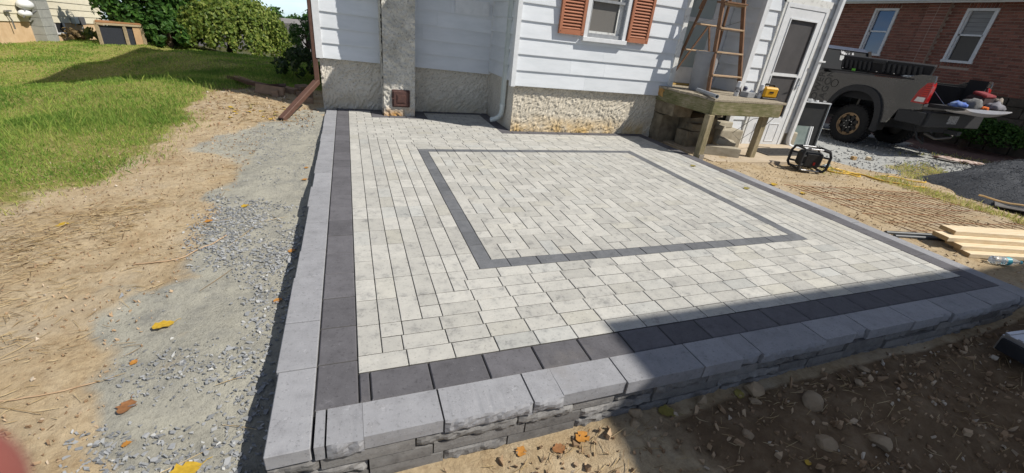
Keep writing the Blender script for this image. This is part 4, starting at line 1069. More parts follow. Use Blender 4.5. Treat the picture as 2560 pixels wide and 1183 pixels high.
# pile of dark crushed stone
M_pile = mat('stone_dust', (.080, .085, .094), (.055, .059, .066), 30, .95, .8, 60, .02)
def cone_pile(cx, cy, rx, ry, h, ang, seed, base):
    nr, na = 26, 72; V = []; 
    for j in range(nr + 1):
        t = j / nr
        for i in range(na):
            a = 2 * math.pi * i / na; rr_ = t * (1 + .10 * math.sin(3 * a + seed) + .06 * math.sin(7 * a))
            lx, ly = rx * rr_ * math.cos(a), ry * rr_ * math.sin(a)
            X = cx + lx * math.cos(ang) - ly * math.sin(ang); Y = cy + lx * math.sin(ang) + ly * math.cos(ang)
            V.append((X, Y, t))
    V = np.array(V); ch = 1 - V[:, 2]
    z = base + h * (1 - (1 - np.clip(ch, 0, 1)) ** 1.7) + (fbm(V[:, 0] * 9, V[:, 1] * 9, 4, seed) - .5) * .05 * np.clip(ch * 3, 0, 1) - .03 * V[:, 2]
    Fq = [(j*na+i, j*na+(i+1) % na, (j+1)*na+(i+1) % na, (j+1)*na+i) for j in range(nr) for i in range(na)]
    return np.stack([V[:, 0], V[:, 1], z], -1), np.array(Fq)
pv, pf = cone_pile(8.85, 1.50, 1.15, 1.02, .42, 0, 3, -.17)
pv2, pf2 = cone_pile(9.85, 1.95, 1.0, .8, .46, -.2, 5, -.2)
pile = thing('stone_pile', (9.6, 2.0, -.2), 'low pile of dark grey crushed stone dust on the gravel drive', 'pile')
o = link('heap', np_mesh('heap', np.vstack([pv, pv2]) - np.array((9.6, 2.0, -.2)), np.vstack([pf, pf2 + len(pv)]), None, True), M_pile, pile)
tp = thing('tarpaulin', (8.3, .9, -.14), 'dusty dark plastic sheet edge under the stone pile with spilled stone', 'sheet')
tv = []; 
for (a, b) in zip([(7.62,1.25),(7.66,.95),(7.75,.68),(8.1,.45),(8.9,.25)], [(8.3,1.55),(8.5,1.2),(8.7,.95),(9.0,.75),(9.6,.6)]): tv += [a, b]
zz = terr(np.array([p[0] for p in tv]), np.array([p[1] for p in tv]), False)
tm = MB(); tm.add([(p[0], p[1], z + .03 + .02 * (i % 3)) for i, (p, z) in enumerate(zip(tv, zz))] + [(p[0], p[1], z + .02 + .02 * (i % 3)) for i, (p, z) in enumerate(zip(tv, zz))],
   [(2*i, 2*i+1, 2*i+3, 2*i+2) for i in range(4)] + [(10+2*i, 10+2*i+2, 10+2*i+3, 10+2*i+1) for i in range(4)] + [(2*i, 2*i+2, 12+2*i, 10+2*i) for i in range(4)])
tm.build('sheet', mat('plastic_sheet', (.10, .095, .09), (.16, .15, .14), 9, .6, .5, 20, .01), tp)
c = MB().tube([(p[0], p[1], p[2] + .03) for p in ground_path([(7.55,1.42),(7.75,1.18),(8.0,.95),(8.4,.9),(9.0,.7),(9.8,.6)], .012, .05)], .012, 6).build('hose', M_ocord, None, True); tag(c, 'pale orange cord lying over the plastic sheet in front of the stone pile', 'cord')

M_lum = mat('fresh_pine', (.72, .60, .42), (.64, .50, .31), 3, .7, .15, 40, .002, stretch=(.8, 14, 14), rnd=.05)
M_lumend = mat('pine_end', (.42, .28, .135), (.34, .22, .10), 30, .8, .3, 80)
ldir = Vector((.965, -.26, 0)).normalized(); lx = Vector((-ldir.y, ldir.x, 0))
def plank(p, w, h, L, label, z, roll=0):
    t = thing('lumber_plank', (p[0], p[1], z), label, 'plank', 'fresh planks beside the patio')
    a = Vector((p[0], p[1], z + h / 2)); b = a + ldir * L
    MB().bar(a, b, w, h, (0, 0, 1), .003).build('board', M_lum, t)
    MB().bar(a - ldir * .0015, a + ldir * .0005, w * .97, h * .94, (0, 0, 1)).build('end_grain', M_lumend, t)
zb = -.055
plank((4.90, .33), .14, .038, 2.4, 'lowest pale pine plank of the stack, nearest the patio corner', zb)
plank((4.89, .40), .14, .038, 2.4, 'second lowest pine plank in the stack by the patio corner', zb + .039)
plank((4.84, .49), .14, .038, 2.4, 'third pine plank from the ground, its end set back under the top one', zb + .078)
plank((4.97, .52), .14, .038, 2.4, 'topmost pine plank of the stack, the widest sunlit face', zb + .117)
pipe_l = thing('dark_pipe', (4.7, .62, -.05), 'dark grey pipes lying on the dirt under the pine planks', 'pipe')
for q in (0, .05): MB().tube([(4.58, .75 - q * 1.5, -.035), (6.4, .28 - q * 1.5, -.035)], .018, 10).build('pipe', mat('dark_pipe', (.07, .075, .08), None, 20, .4), pipe_l, True)

def bottle(p, d, L, r, label, tint, capc, labc):
    t = thing('water_bottle', p, label, 'bottle')
    m, n, l, b = new_mat('bottle_plastic'); b.inputs['Base Color'].default_value = (*tint, 1); b.inputs['Roughness'].default_value = .12
    b.inputs['Transmission Weight'].default_value = .75; b.inputs['IOR'].default_value = 1.2
    prof = [(.3, 0), (.9, .01), (1, .03), (.94, .12), (1, .15), (.94, .22), (1, .25), (.95, .34), (1, .38), (1, .58), (.95, .66), (.7, .78), (.42, .88), (.40, .93)]
    mb = MB().lathe([(a * r, h * L) for a, h in prof], 20)
    d = Vector(d).normalized(); q = d.to_track_quat('Z', 'Y').to_matrix(); P = Vector(p)
    mb.v = [tuple(P + q @ Vector(v)) for v in mb.v]; mb.build('body', m, t, True)
    mb = MB().lathe([(.43 * r, .93 * L), (.43 * r, L)], 16); mb.v = [tuple(P + q @ Vector(v)) for v in mb.v]; mb.build('cap', capc, t, True)
    mb = MB().lathe([(1.01 * r, .42 * L), (1.01 * r, .57 * L)], 20, cap=False); mb.v = [tuple(P + q @ Vector(v)) for v in mb.v]; mb.build('label_band', labc, t, True)
M_teal = mat('teal_label', (.04, .33, .40), (.10, .42, .48), 30, .4)
bottle((5.00, .17, -.03), (.93, -.42, 0.02), .24, .034, 'empty clear water bottle with a teal band beside the pine planks', (.86, .9, .92), M_teal, M_teal)
bottle((6.45, 2.72, -.05), (.95, .25, .0), .20, .03, 'clear water bottle lying behind the jobsite radio', (.86, .9, .92), M_teal, M_teal)

# silver work platform in the right foreground
ap = thing('aluminium_platform', (4.1, -.55, -.12), 'ribbed silver aluminium work platform end on the shaded soil', 'platform')
pa = Vector((3.66, -.50, -.06)); pb = Vector((4.9, -.62, -.03)); dd = (pb - pa).normalized(); side = Vector((dd.y, -dd.x, 0)).normalized()
MB().bar(pa + side * .09, pb + side * .09, .20, .03, (0, 0, 1), .003).build('deck', M_alu, ap)
for q in (.0, .06, .12, .18): MB().bar(pa + side * q + Vector((0, 0, .017)), pb + side * q + Vector((0, 0, .017)), .022, .006).build('rib', M_alu, ap)
MB().bar(pa + side * .195 - Vector((0, 0, .05)), pb + side * .195 - Vector((0, 0, .05)), .012, .10).build('side_rail', M_alu, ap)
MB().bar(pa - side * .01 - Vector((0, 0, .05)), pb - side * .01 - Vector((0, 0, .05)), .012, .10).build('side_rail', M_alu, ap)
MB().bar(pa + side * .09 - Vector((0, 0, .055)) - dd * .012, pa + side * .09 - Vector((0, 0, .055)) + dd * .004, .19, .08).build('end_cap', M_blk, ap)
# ================================================================== PICKUP TRUCK
M_paint = mat('granite_paint', (.135, .132, .13), (.118, .115, .113), 2, .20, metal=.65, spec=.5, coat=.7)
M_flare = mat('flare_plastic', (.028, .028, .03), (.036, .036, .038), 30, .6, .1, 200)
M_tyre = mat('tyre_rubber', (.018, .018, .019), (.028, .027, .026), 14, .85, .3, 60)
M_bronze = mat('bronze_rim', (.36, .25, .15), (.31, .21, .125), 12, .4, metal=.5)
M_rimblk = mat('black_rim', (.012, .012, .013), None, 10, .35, spec=.5)
M_red = mat('red_lens', (.42, .012, .012), (.30, .008, .008), 20, .12, spec=.7, coat=.5)
M_lens = mat('white_lens', (.75, .72, .70), None, 20, .15)
M_chrome = mat('chrome', (.62, .62, .64), None, 20, .12, metal=1)
M_liner = mat('bed_liner', (.016, .016, .018), (.024, .024, .026), 60, .75, .3, 120)
TX0, TX1 = 10.60, 12.58; TG = -.30
tr = thing('pickup_truck', (11.6, 6.8, TG), 'dark grey pickup truck with bronze wheels and open tailgate by the brick house', 'truck')
def arch(a, b, c=(5.29, .10), n=14, lo=0.0):
    return [(c[0] + a * math.copysign(abs(math.cos(t)) ** .8, math.cos(t)), max(lo, c[1] + b * math.sin(t) ** .85)) for t in [math.pi * i / n for i in range(n + 1)]]
ar = arch(.56, .76, lo=.12)           # from +y side over to -y side
side = [(6.42, .26), (6.42, 1.11), (5.4, 1.145), (4.62, 1.165), (4.44, 1.25), (4.30, 1.285), (4.06, 1.285), (4.04, 1.20), (4.06, .66), (4.42, .60), (4.55, .30), (4.72, .26)]
side_poly = side + ar[::-1]
def side_panel(x0, x1, nm):
    return MB().prism(side_poly, 'x', x0, x1).build(nm, M_paint, tr, False, .012)
bedL = side_panel(TX0, TX0 + .05, 'bed_side'); bedR = side_panel(TX1 - .05, TX1, 'bed_side')
for (xo, sg, par) in ((TX0, -1, bedL), (TX1, 1, bedR)):
    o_, i_ = arch(.64, .86, lo=.08, n=20), arch(.53, .72, lo=.08, n=20)
    mb = MB(); n_ = len(o_)
    for xx, sh in ((xo + sg * -.02, 0), (xo + sg * .055, .02)):
        mb.v += [(xx, p[0], p[1] - sh) for p in o_] + [(xx + sg * (.01 if sh else 0), p[0], p[1]) for p in i_]
    for k in range(n_ - 1):
        mb.f += [(2*n_+k, 2*n_+k+1, 3*n_+k+1, 3*n_+k), (k, k+1, 2*n_+k+1, 2*n_+k), (n_+k, 3*n_+k, 3*n_+k+1, n_+k+1), (k, n_+k, n_+k+1, k+1)]
    mb.f += [(0, 2*n_, 3*n_, n_), (n_-1, 2*n_-1, 4*n_-1, 3*n_-1)]
    mb.build('fender_flare', M_flare, par, True)
# bed inside
bed = MB().box(TX0 + .05, TX1 - .05, 4.10, 6.36, .66, .72).box(TX0 + .12, TX1 - .12, 6.30, 6.38, .72, 1.18).build('bed_floor', M_liner, tr)
MB().box(TX0 + .05, TX0 + .30, 4.40, 6.04, .72, 1.12).build('bed_box', M_liner, bed)
MB().box(TX1 - .30, TX1 - .05, 4.40, 6.04, .72, 1.12).build('bed_box', M_liner, bed)
MB().box(TX0 + .052, TX0 + .08, 4.07, 4.4, .72, 1.27).build('bed_post', M_liner, bed)
MB().box(TX1 - .16, TX1 - .052, 4.07, 4.4, .72, 1.29).build('bed_post', M_liner, bed)
MB().box(TX1 - .165, TX1 - .06, 4.055, 4.069, 1.17, 1.28).build('latch_plate', M_chrome, bed)
MB().box(TX0 - .004, TX0 + .30, 4.40, 6.36, 1.171, 1.195).build('rail_cap', M_liner, bed)
# side tool-box lid, standing open
lid = MB().add([(10.84, 4.32, 1.20), (10.84, 6.08, 1.20), (10.82, 6.12, 1.50), (10.82, 4.28, 1.45), (10.93, 4.32, 1.20), (10.93, 6.08, 1.20), (10.90, 6.12, 1.53), (10.90, 4.28, 1.48)], [(0,1,2,3),(4,7,6,5),(0,4,5,1),(1,5,6,2),(2,6,7,3),(3,7,4,0)]).build('box_lid', M_liner, tr, False, .02)
for i in range(17):
    y = 4.42 + i * .10
    if i in (8, 9): continue
    MB().add([(10.833, y, 1.23), (10.833, y + .05, 1.23), (10.818, y + .085, 1.42), (10.818, y + .035, 1.42), (10.80, y, 1.245), (10.80, y + .05, 1.245), (10.80, y + .085, 1.405), (10.80, y + .035, 1.405)], [(0,1,2,3),(4,7,6,5),(0,4,5,1),(1,5,6,2),(2,6,7,3),(3,7,4,0)]).build('rib', M_flare, lid)
MB().box(10.785, 10.815, 5.15, 5.42, 1.40, 1.47, .006).build('latch', M_flare, lid)
for q in (4.9, 5.25, 6.0): MB().box(10.79, 10.80, q, q + .03, 1.235, 1.25).build('reflector', M_chrome, lid)
# cab
cab = MB()
cs = [(6.46, .24), (6.46, 1.14), (8.55, 1.10), (9.95, .98), (10.0, .60), (9.95, .30), (9.5, .24)]
cab.prism(cs, 'x', TX0 + .01, TX1 - .01)
cab.build('cab_body', M_paint, tr, False, .03)
def loft(mb, A, B):
    n = len(A); return mb.add(A + B, [tuple(range(n-1, -1, -1)), tuple(range(n, 2*n))] + [(i, (i+1) % n, n + (i+1) % n, n + i) for i in range(n)])
gh = loft(MB(), [(TX0+.03, 6.50, 1.14), (TX1-.03, 6.50, 1.14), (TX1-.03, 8.75, 1.10), (TX0+.03, 8.75, 1.10)], [(TX0+.22, 6.62, 1.64), (TX1-.22, 6.62, 1.64), (TX1-.22, 8.05, 1.66), (TX0+.22, 8.05, 1.66)]).build('greenhouse', M_glassd, tr, False, .02)
loft(MB(), [(TX0+.20, 6.59, 1.625), (TX1-.20, 6.59, 1.625), (TX1-.20, 8.10, 1.645), (TX0+.20, 8.10, 1.645)], [(TX0+.27, 6.70, 1.70), (TX1-.27, 6.70, 1.70), (TX1-.27, 8.0, 1.71), (TX0+.27, 8.0, 1.71)]).build('roof', M_paint, tr, False, .02)
for xa, xb in ((TX0+.025, TX0+.215), (TX1-.025, TX1-.215)):
    MB().bar((xa, 6.49, 1.13), (xb, 6.61, 1.65), .10, .05, (0, 1, 0)).build('pillar', M_paint, tr)
    MB().bar((xa, 8.76, 1.09), (xb, 8.06, 1.66), .07, .05, (0, 1, 0)).build('pillar', M_paint, tr)
    MB().bar((xa, 7.5, 1.12), (xb, 7.4, 1.65), .10, .04, (0, 1, 0)).build('pillar', M_paint, tr)
# sticker on the rear window
MB().add([(11.35, 6.552, 1.395), (11.85, 6.552, 1.395), (11.85, 6.578, 1.50), (11.35, 6.578, 1.50)], [(0,1,2,3)]).build('sticker', mat('white_sticker', (.55, .56, .55), None, 10, .5), gh)
MB().add([(11.35, 6.580, 1.508), (11.85, 6.580, 1.508), (11.85, 6.603, 1.605), (11.35, 6.603, 1.605)], [(0,1,2,3)]).build('sticker', mat('black_sticker', (.02, .02, .02), (.6, .6, .6), 14, .5, lo=.5, hi=.56), gh)
# tail lamps
for (xo, s) in ((TX0, -1), (TX1, 1)):
    prof = [(4.285, .77), (4.235, 1.0), (4.15, 1.15), (4.05, 1.172), (4.03, 1.10), (4.03, .79), (4.05, .765)]
    tl = MB().prism(prof, 'x', xo - .012 if s < 0 else xo - .10, xo + .10 if s < 0 else xo + .012).build('tail_lamp', M_red, tr, False, .012)
    xi = xo + s * .0135
    MB().prism([(4.225, .80), (4.195, .885), (4.06, .885), (4.06, .80)], 'x', min(xi, xi + s * .004), max(xi, xi + s * .004)).build('reverse_lens', M_lens, tl)
    for k in range(6): MB().prism([(4.15, .915 + k * .038), (4.14, .93 + k * .038), (4.045, .93 + k * .038), (4.045, .915 + k * .038)], 'x', min(xi, xi + s * .003), max(xi, xi + s * .003)).build('lens_rib', mat('bright_red', (.62, .03, .02), None, 20, .15), tl)
# tailgate, folded down
tg = MB().prism([(4.04, .72), (4.04, .79), (3.50, .80), (3.45, .79), (3.455, .765), (3.60, .735)], 'x', TX0 + .14, TX1 - .30).build('tailgate', M_liner, tr, False, .01)
xs = np.linspace(TX0 + .13, TX1 - .28, 15); mb = MB(); n_ = len(xs)
for i, xx in enumerate(xs):
    t = (i / (n_ - 1)) * 2 - 1; d = .115 * (1 - t * t) ** .6 + .02
    mb.v += [(xx, 3.44, .80), (xx, 3.425, .80 - d * .5), (xx, 3.47, .80 - d), (xx, 3.75, .735 - d * .5)]
for i in range(n_ - 1):
    for k in range(3): mb.f.append((4*i+k, 4*i+4+k, 4*i+5+k, 4*i+1+k))
mb.build('outer_skin', mat('silver_skin', (.52, .52, .54), (.46, .46, .48), 3, .3, metal=.5), tg, True)
for xx in (TX0 + .14, TX1 - .14): MB().tube([(xx, 4.05, 1.02), (xx, 3.78, .80)], .005, 6).build('cable', M_chrome, tg)
bp = MB().box(TX0 + .06, TX1 - .06, 3.88, 4.06, .36, .64).box(TX0 - .015, TX0 + .06, 3.93, 4.42, .38, .62).box(TX1 - .06, TX1 + .015, 3.93, 4.42, .38, .62).build('bumper', M_flare, tr, False, .02)
MB().box(11.30, 11.62, 3.868, 3.879, .44, .60).build('number_plate', mat('plate', (.30, .31, .33), (.12, .12, .13), 30, .5, lo=.5, hi=.6), bp)
MB().tube([(10.95, 4.2, .34), (10.95, 4.05, .10), (11.02, 3.95, .02), (11.12, 4.05, .12)], .02, 8).build('tow_hook', M_flare, bp, True)
MB().box(11.52, 11.66, 3.72, 3.95, .24, .32).build('hitch', M_flare, bp)
MB().tube([(11.2, 4.1, .2), (11.35, 3.95, .12), (11.8, 3.92, .16), (12.0, 4.0, .2)], .025, 8).build('exhaust', mat('exhaust_steel', (.12, .11, .10), None, 10, .5, metal=.6), bp, True)
# frame, mud flaps
MB().box(11.05, 12.15, 4.2, 9.8, .20, .38).build('chassis', M_flare, tr)
for xx in (TX0 - .02, TX1 - .30): MB().box(xx, xx + .32, 4.70, 4.72, .12, .42).build('mud_flap', M_flare, tr)
# fuel cap ring, lettering panel
MB().lathe([(.085, -.004), (.085, 0), (.075, 0), (.075, -.004)], 28, (TX0 - .002, 5.92, .90), 'x', cap=False).build('fuel_cap_ring', M_flare, tr)
M_decal = mat('decal_black', (.07, .07, .07), None, 20, .4)
for txt, yy_, sz in (('POWER', 6.28, .17), ('WAGON', 6.08, .17)):
    cu = bpy.data.curves.new('decal_text', 'FONT'); cu.body = txt; cu.size = .22; cu.extrude = .0015; cu.align_x = 'CENTER'
    to = bpy.data.objects.new('decal_text', cu); COL.objects.link(to); bpy.context.view_layer.update()
    me = bpy.data.meshes.new_from_object(to.evaluated_get(bpy.context.evaluated_depsgraph_get())); bpy.data.objects.remove(to)
    # letters read upwards on the side facing -x
    me.transform(Matrix(((0, 0, -1, 0), (0, 1, 0, 0), (1, 0, 0, 0), (0, 0, 0, 1))))
    me.transform(Matrix.Translation((0, 0, 0)))
    me.materials.clear()
    o = link('decal_text', me, M_decal, tr); o.location = Vector((TX0 - .0035, yy_ - .06, .74)) - wloc(tr)
# wheels
def wheel(cx, cy, s):
    R = .41; w = TG + R
    t = MB().lathe([(.235, -.13), (.30, -.145), (.375, -.14), (.402, -.12), (.408, -.05), (.408, .05), (.402, .12), (.375, .14), (.30, .145), (.235, .13)], 48, (cx, cy, w), 'x', cap=False)
    wh = t.build('wheel', M_tyre, tr, True)
    tb = MB()
    for k in range(40):
        a = 2 * math.pi * k / 40
        for j, off in ((-.085, 0), (0, .08), (.085, 0)):
            b = a + off; c = Vector((cx + j, cy + math.cos(b) * (R + .004), w + math.sin(b) * (R + .004)))
            Rm = Matrix.Rotation(b, 3, 'X'); tb.obox(c, (.075, .024, .040), Rm)
    tb.build('tread', M_tyre, wh)
    xo = cx + s * .135
    MB().lathe([(.245, xo - cx - s * .02), (.245, xo - cx + s * .004), (.222, xo - cx + s * .006), (.205, xo - cx - s * .03)], 48, (cx, cy, w), 'x', cap=False).build('rim_ring', M_bronze, wh, True)
    MB().lathe([(.215, xo - cx - s * .09), (.20, xo - cx - s * .05), (.002, xo - cx - s * .05)], 40, (cx, cy, w), 'x', cap=False).build('rim', M_rimblk, wh, True)
    sp = MB()
    for k in range(8):
        a = 2 * math.pi * (k + .5) / 8
        d = Vector((0, math.cos(a), math.sin(a))); c0_ = Vector((xo - s * .03, cy, w))
        sp.bar(c0_ + d * .05, c0_ + d * .19, .055, .03, (1, 0, 0))
    sp.build('spokes', M_rimblk, wh)
    for k in range(8):
        a = 2 * math.pi * k / 8
        d = Vector((0, math.cos(a), math.sin(a))); c0_ = Vector((xo - s * .012, cy, w)) + d * .205
        MB().bar(c0_ - d * .022, c0_ + d * .022, .085, .016, (1, 0, 0)).build('rim_tab', M_bronze, wh)
        c1 = Vector((xo - s * .01, cy, w)) + d * .082
        MB().lathe([(.011, -.012), (.011, .012)], 8, c1, 'x').build('lug_nut', M_chrome, wh)
    MB().lathe([(.052, -.05), (.048, .0), (.03, .006)], 20, (xo, cy, w), 'x').build('hub', M_rimblk, wh, True)
wheel(10.80, 5.30, -1); wheel(12.38, 5.30, 1); wheel(10.80, 8.87, -1); wheel(12.38, 8.87, 1)
MB().tube([(10.85, 5.30, TG + .41), (12.33, 5.30, TG + .41)], .05, 10).sphere((11.6, 5.3, TG + .41), (.17, .15, .15)).build('rear_axle', M_flare, tr, True)
# things lying on the tailgate
def lump(c, r, m, name, label, cat, seed, rot=0):
    bm = bmesh.new(); bmesh.ops.create_icosphere(bm, subdivisions=3, radius=1); rr_ = random.Random(seed); ph = [rr_.uniform(0, 6) for _ in range(6)]
    for v in bm.verts:
        q = v.co; k = 1 + .16 * math.sin(4 * q.x + ph[0]) * math.cos(5 * q.y + ph[1]) + .10 * math.sin(9 * q.y + ph[2]) + .08 * math.sin(11 * q.x + 7 * q.z + ph[3])
        v.co = Rz(rot) @ Vector((q.x * r[0] * k, q.y * r[1] * k, max(q.z, -.35) * r[2] * k))
    me = bpy.data.meshes.new(name); bm.to_mesh(me); bm.free(); me.materials.append(m); me.polygons.foreach_set('use_smooth', np.ones(len(me.polygons), bool))
    o = bpy.data.objects.new(name, me); COL.objects.link(o); o.location = c; return tag(o, label, cat)
cl = lambda n, a, b=None: mat(n, a, b, 8, .9, .3, 40)
lump((10.98, 3.70, .825), (.17, .12, .075), cl('blue_cloth', (.03, .08, .36), (.2, .28, .45)), 'blue_rag', 'crumpled bright blue rag on the open tailgate', 'rag', 1)
lump((11.35, 3.66, .84), (.20, .14, .135), cl('grey_cloth', (.17, .17, .17)), 'grey_sweater', 'rolled grey cloth on the tailgate next to the blue rag', 'clothing', 2)
lump((11.52, 3.55, .81), (.08, .08, .045), cl('orange_cloth', (.72, .16, .03)), 'orange_glove', 'small bright orange glove on the tailgate edge', 'glove', 3)
bag = thing('tool_bag', (11.9, 3.75, .80), 'dark red and black tool bag on the open tailgate', 'bag')
MB().obox((11.82, 3.80, .92), (.56, .28, .23), Rz(.1), .05).build('body', cl('black_bag', (.03, .022, .024), (.05, .03, .03)), bag)
MB().obox((11.80, 3.76, 1.05), (.46, .24, .06), Rz(.1) @ Rx(.25), .02).build('flap', cl('maroon', (.22, .03, .035), (.15, .02, .025)), bag)
lump((11.92, 3.56, .84), (.22, .11, .10), cl('lilac_cloth', (.20, .195, .22)), 'lilac_cloth', 'pale lilac grey cloth in front of the dark red bag', 'clothing', 4)
lump((12.14, 3.66, .88), (.10, .10, .13), cl('pattern_cloth', (.04, .035, .035), (.3, .26, .22)), 'patterned_cloth', 'black and white patterned cloth at the far tailgate end', 'clothing', 5)
lump((10.72, 4.55, 1.215), (.10, .16, .03), cl('dark_cloth', (.05, .07, .10), (.4, .42, .42)), 'rail_rag', 'dark bluish rag lying on the truck bed rail', 'rag', 6)
g = MB().obox((10.74, 5.72, 1.225), (.03, .07, .05), Rz(.4), .006).build('green_clip', mat('lime', (.20, .62, .06), None, 20, .5), None); tag(g, 'lime green clip on the truck bed rail below the open lid', 'clip')

# ================================================================== BRICK HOUSE
BX = 15.5
M_brick = mat('red_brick', (.245, .105, .074), (.17, .072, .052), 7, .9, .4, 60, .006, rnd=.22)
M_mortar = mat('mortar', (.40, .31, .25), (.32, .25, .205), 30, .95, .3, 100)
M_fstone = mat('field_stone', (.115, .095, .075), (.075, .065, .05), 5, .92, .5, 30, .01, rnd=.2)
bh = thing('brick_house', (BX, 7, -.34), 'red brick house with white windows and stone base behind the truck', 'house')
WINS = [(5.98, 6.65, 1.66, 2.96), (8.30, 8.98, 1.66, 2.96), (10.9, 11.6, 1.66, 2.96)]
core = MB()
cuts = [1.5] + [q for w in WINS for q in w[:2]] + [14.0]
for i in range(0, len(cuts), 2): core.box(BX + .006, BX + .3, cuts[i], cuts[i+1], .98, 3.3)
for w in WINS: core.box(BX + .006, BX + .3, w[0], w[1], .98, w[2]); core.box(BX + .006, BX + .3, w[0], w[1], w[3], 3.3)
core.build('mortar_wall', M_mortar, bh)
MB().box(BX + .3, 25, 1.5, 14, -.4, 3.3).build('wall_core', mat('brick_body', (.19, .065, .045), (.15, .05, .038), 6, .9), bh)
MB().box(BX + .02, BX + .3, 1.5, 14, -.5, .98).build('base_mortar', mat('base_mortar', (.16, .14, .12), None, 20, .95), bh)
bm_ = slab_mesh(.205, .062, .05, M_brick, .0, .004); bh2 = slab_mesh(.10, .062, .05, M_brick, .0, .004)
def brick_me(L):
    return slab_mesh(round(L, 3), .062, .05, M_brick, .0, .004)
bricks = []
PIL = (7.02, 7.52)
z = .985; r = 0
while z < 3.24:
    y = 3.0 - (.108 if r % 2 else 0)
    while y < 12.0:
        a, b = y, y + .205
        segs = [(a, b)]
        for w in WINS:
            lo, hi = w[2] - .11, w[3] + .13
            if z + .062 > lo and z < hi:
                m0, m1 = w[0] - .0, w[1] + .0
                segs = [s for (p, q) in segs for s in ((p, min(q, m0 - .006)), (max(p, m1 + .006), q)) if s[1] - s[0] > .03]
        segs = [s for (p, q) in segs for s in ((p, min(q, PIL[0] - .005)), (max(p, PIL[1] + .005), q)) if s[1] - s[0] > .03]
        for (p, q) in segs: bricks.append(((p + q) / 2, z + .031, q - p, 0))
        y += .2155
    z += .0735; r += 1
# projecting pier
z = .985; r = 0
pier = []
while z < 3.24:
    for k in range(2):
        L = .245
        pier.append((PIL[0] + .125 + k * .25, z + .031, L - .01, 1))
    z += .0735
for w in WINS:      # soldier courses
    n_ = int((w[1] - w[0]) / .074)
    for k in range(n_):
        yb = w[0] + (k + .5) * (w[1] - w[0]) / n_
        bricks.append((yb, w[2] - .055, .1, 2)); bricks.append((yb, w[3] + .065, .12, 2))
MB().box(BX - .095, BX + .006, PIL[0] + .003, PIL[1] - .003, .98, 3.3).build('pier_core', M_mortar, bh)
ROTB = (math.pi / 2, 0, -math.pi / 2)      # slab top (+z) turned to face -x
allb = bricks + pier
vis = [b for b in allb if 5.0 < b[0] < 9.6 and b[1] > 1.0 and not (b[0] > 7.4 and b[1] < 1.55) and not (b[0] > 5.9 and b[0] < 7.4 and b[1] < 1.35)]
vis.sort(key=lambda b: b[0])
sel = set(id(b) for b in vis[:300]); V = []; FF = []; rn = []
Rb = Matrix(((0, 0, -1), (-1, 0, 0), (0, 1, 0))); Rv = Matrix(((0, 0, -1), (0, 1, 0), (1, 0, 0)))
for b in allb:
    x = BX - (.100 if b[3] == 1 else random.uniform(.003, .007)); R3 = Rb if b[3] != 2 else Rv
    L = b[2]
    loc = Vector((x, b[0], b[1]))
    if id(b) in sel:
        me = brick_me(L); o = link('brick', me, None, bh, loc - wloc(bh)); o.rotation_euler = R3.to_euler()
    else:
        v, f = slab_verts(L, .062, .05, 0, .004); n0 = len(V)
        V += [tuple(R3 @ Vector(p) + loc - wloc(bh)) for p in v]; FF += [tuple(i + n0 for i in q) for q in f]; rn += [random.random()] * len(v)
o = link('brick_rest', np_mesh('brick_rest', V, FF, {'rnd': rn}), M_brick, bh); tag(o, kind='stuff')
# stone base
rr = random.Random(3); z = -.35
while z < .90:
    y = 3.0; h = rr.uniform(.22, .34)
    if z + h > .85: h = .975 - z
    while y < 9.2:
        L = rr.uniform(.28, .6)
        rock_box((BX + .02, y + L / 2, z + h / 2), (.12, L - .02, h - .02), 'stone', M_fstone, bh, 0, .07, int(y * 100 + z * 10)); y += L
    z += h
def window2(w, blind):
    fr_ = MB().box(BX - .03, BX + .10, w[0], w[0] + .06, w[2], w[3]).box(BX - .03, BX + .10, w[1] - .06, w[1], w[2], w[3]).box(BX - .03, BX + .10, w[0] + .06, w[1] - .06, w[3] - .06, w[3]).box(BX - .045, BX + .10, w[0] - .02, w[1] + .02, w[2] - .01, w[2] + .05).build('window', M_trim, bh)
    zm = (w[2] + w[3]) / 2 + .02
    MB().box(BX + .01, BX + .06, w[0] + .06, w[1] - .06, zm - .02, zm + .02).box(BX + .01, BX + .06, w[0] + .06, w[0] + .10, w[2] + .05, w[3] - .06).box(BX + .01, BX + .06, w[1] - .10, w[1] - .06, w[2] + .05, w[3] - .06).build('sash', M_trim, fr_)
    if blind:
        mb = MB(); 
        MB().box(BX + .062, BX + .066, w[0] + .1, w[1] - .1, w[2] + .05, zm - .02).build('pane', M_glassd, fr_)
        MB().box(BX + .052, BX + .056, w[0] + .1, w[1] - .1, zm + .02, w[3] - .06).build('pane', mat('blind', (.22, .225, .225), (.17, .175, .18), 3, .25, spec=.5, stretch=(1, 1, 12)), fr_)
        for k in range(5): MB().box(BX + .048, BX + .0515, w[0] + .1, w[1] - .1, zm + .10 + k * .1, zm + .107 + k * .1).build('blind_slat', mat('blind_line', (.06, .06, .06)), fr_)
    else:
        MB().box(BX + .052, BX + .056, w[0] + .1, w[1] - .1, w[2] + .05, w[3] - .06).build('pane', glass_mat('sky_tint_glass', (.015, .045, .12), .02, 1.0), fr_)  # blue of the reflected sky is put into the pane colour
window2(WINS[0], True); window2(WINS[1], False); window2(WINS[2], False)
MB().box(BX - .32, BX + .3, 1.2, 14.3, 3.10, 3.16).box(BX - .36, BX - .32, 1.2, 14.3, 3.06, 3.22).build('soffit', M_trim, bh)
MB().box(BX - .45, BX - .361, 1.2, 14.3, 3.10, 3.21).build('gutter', M_dsp, bh)
MB().prism([(BX - .45, 3.22), (20, 6.2), (25.4, 3.22)], 'y', 1.2, 14.3).build('roof', M_roof, bh)

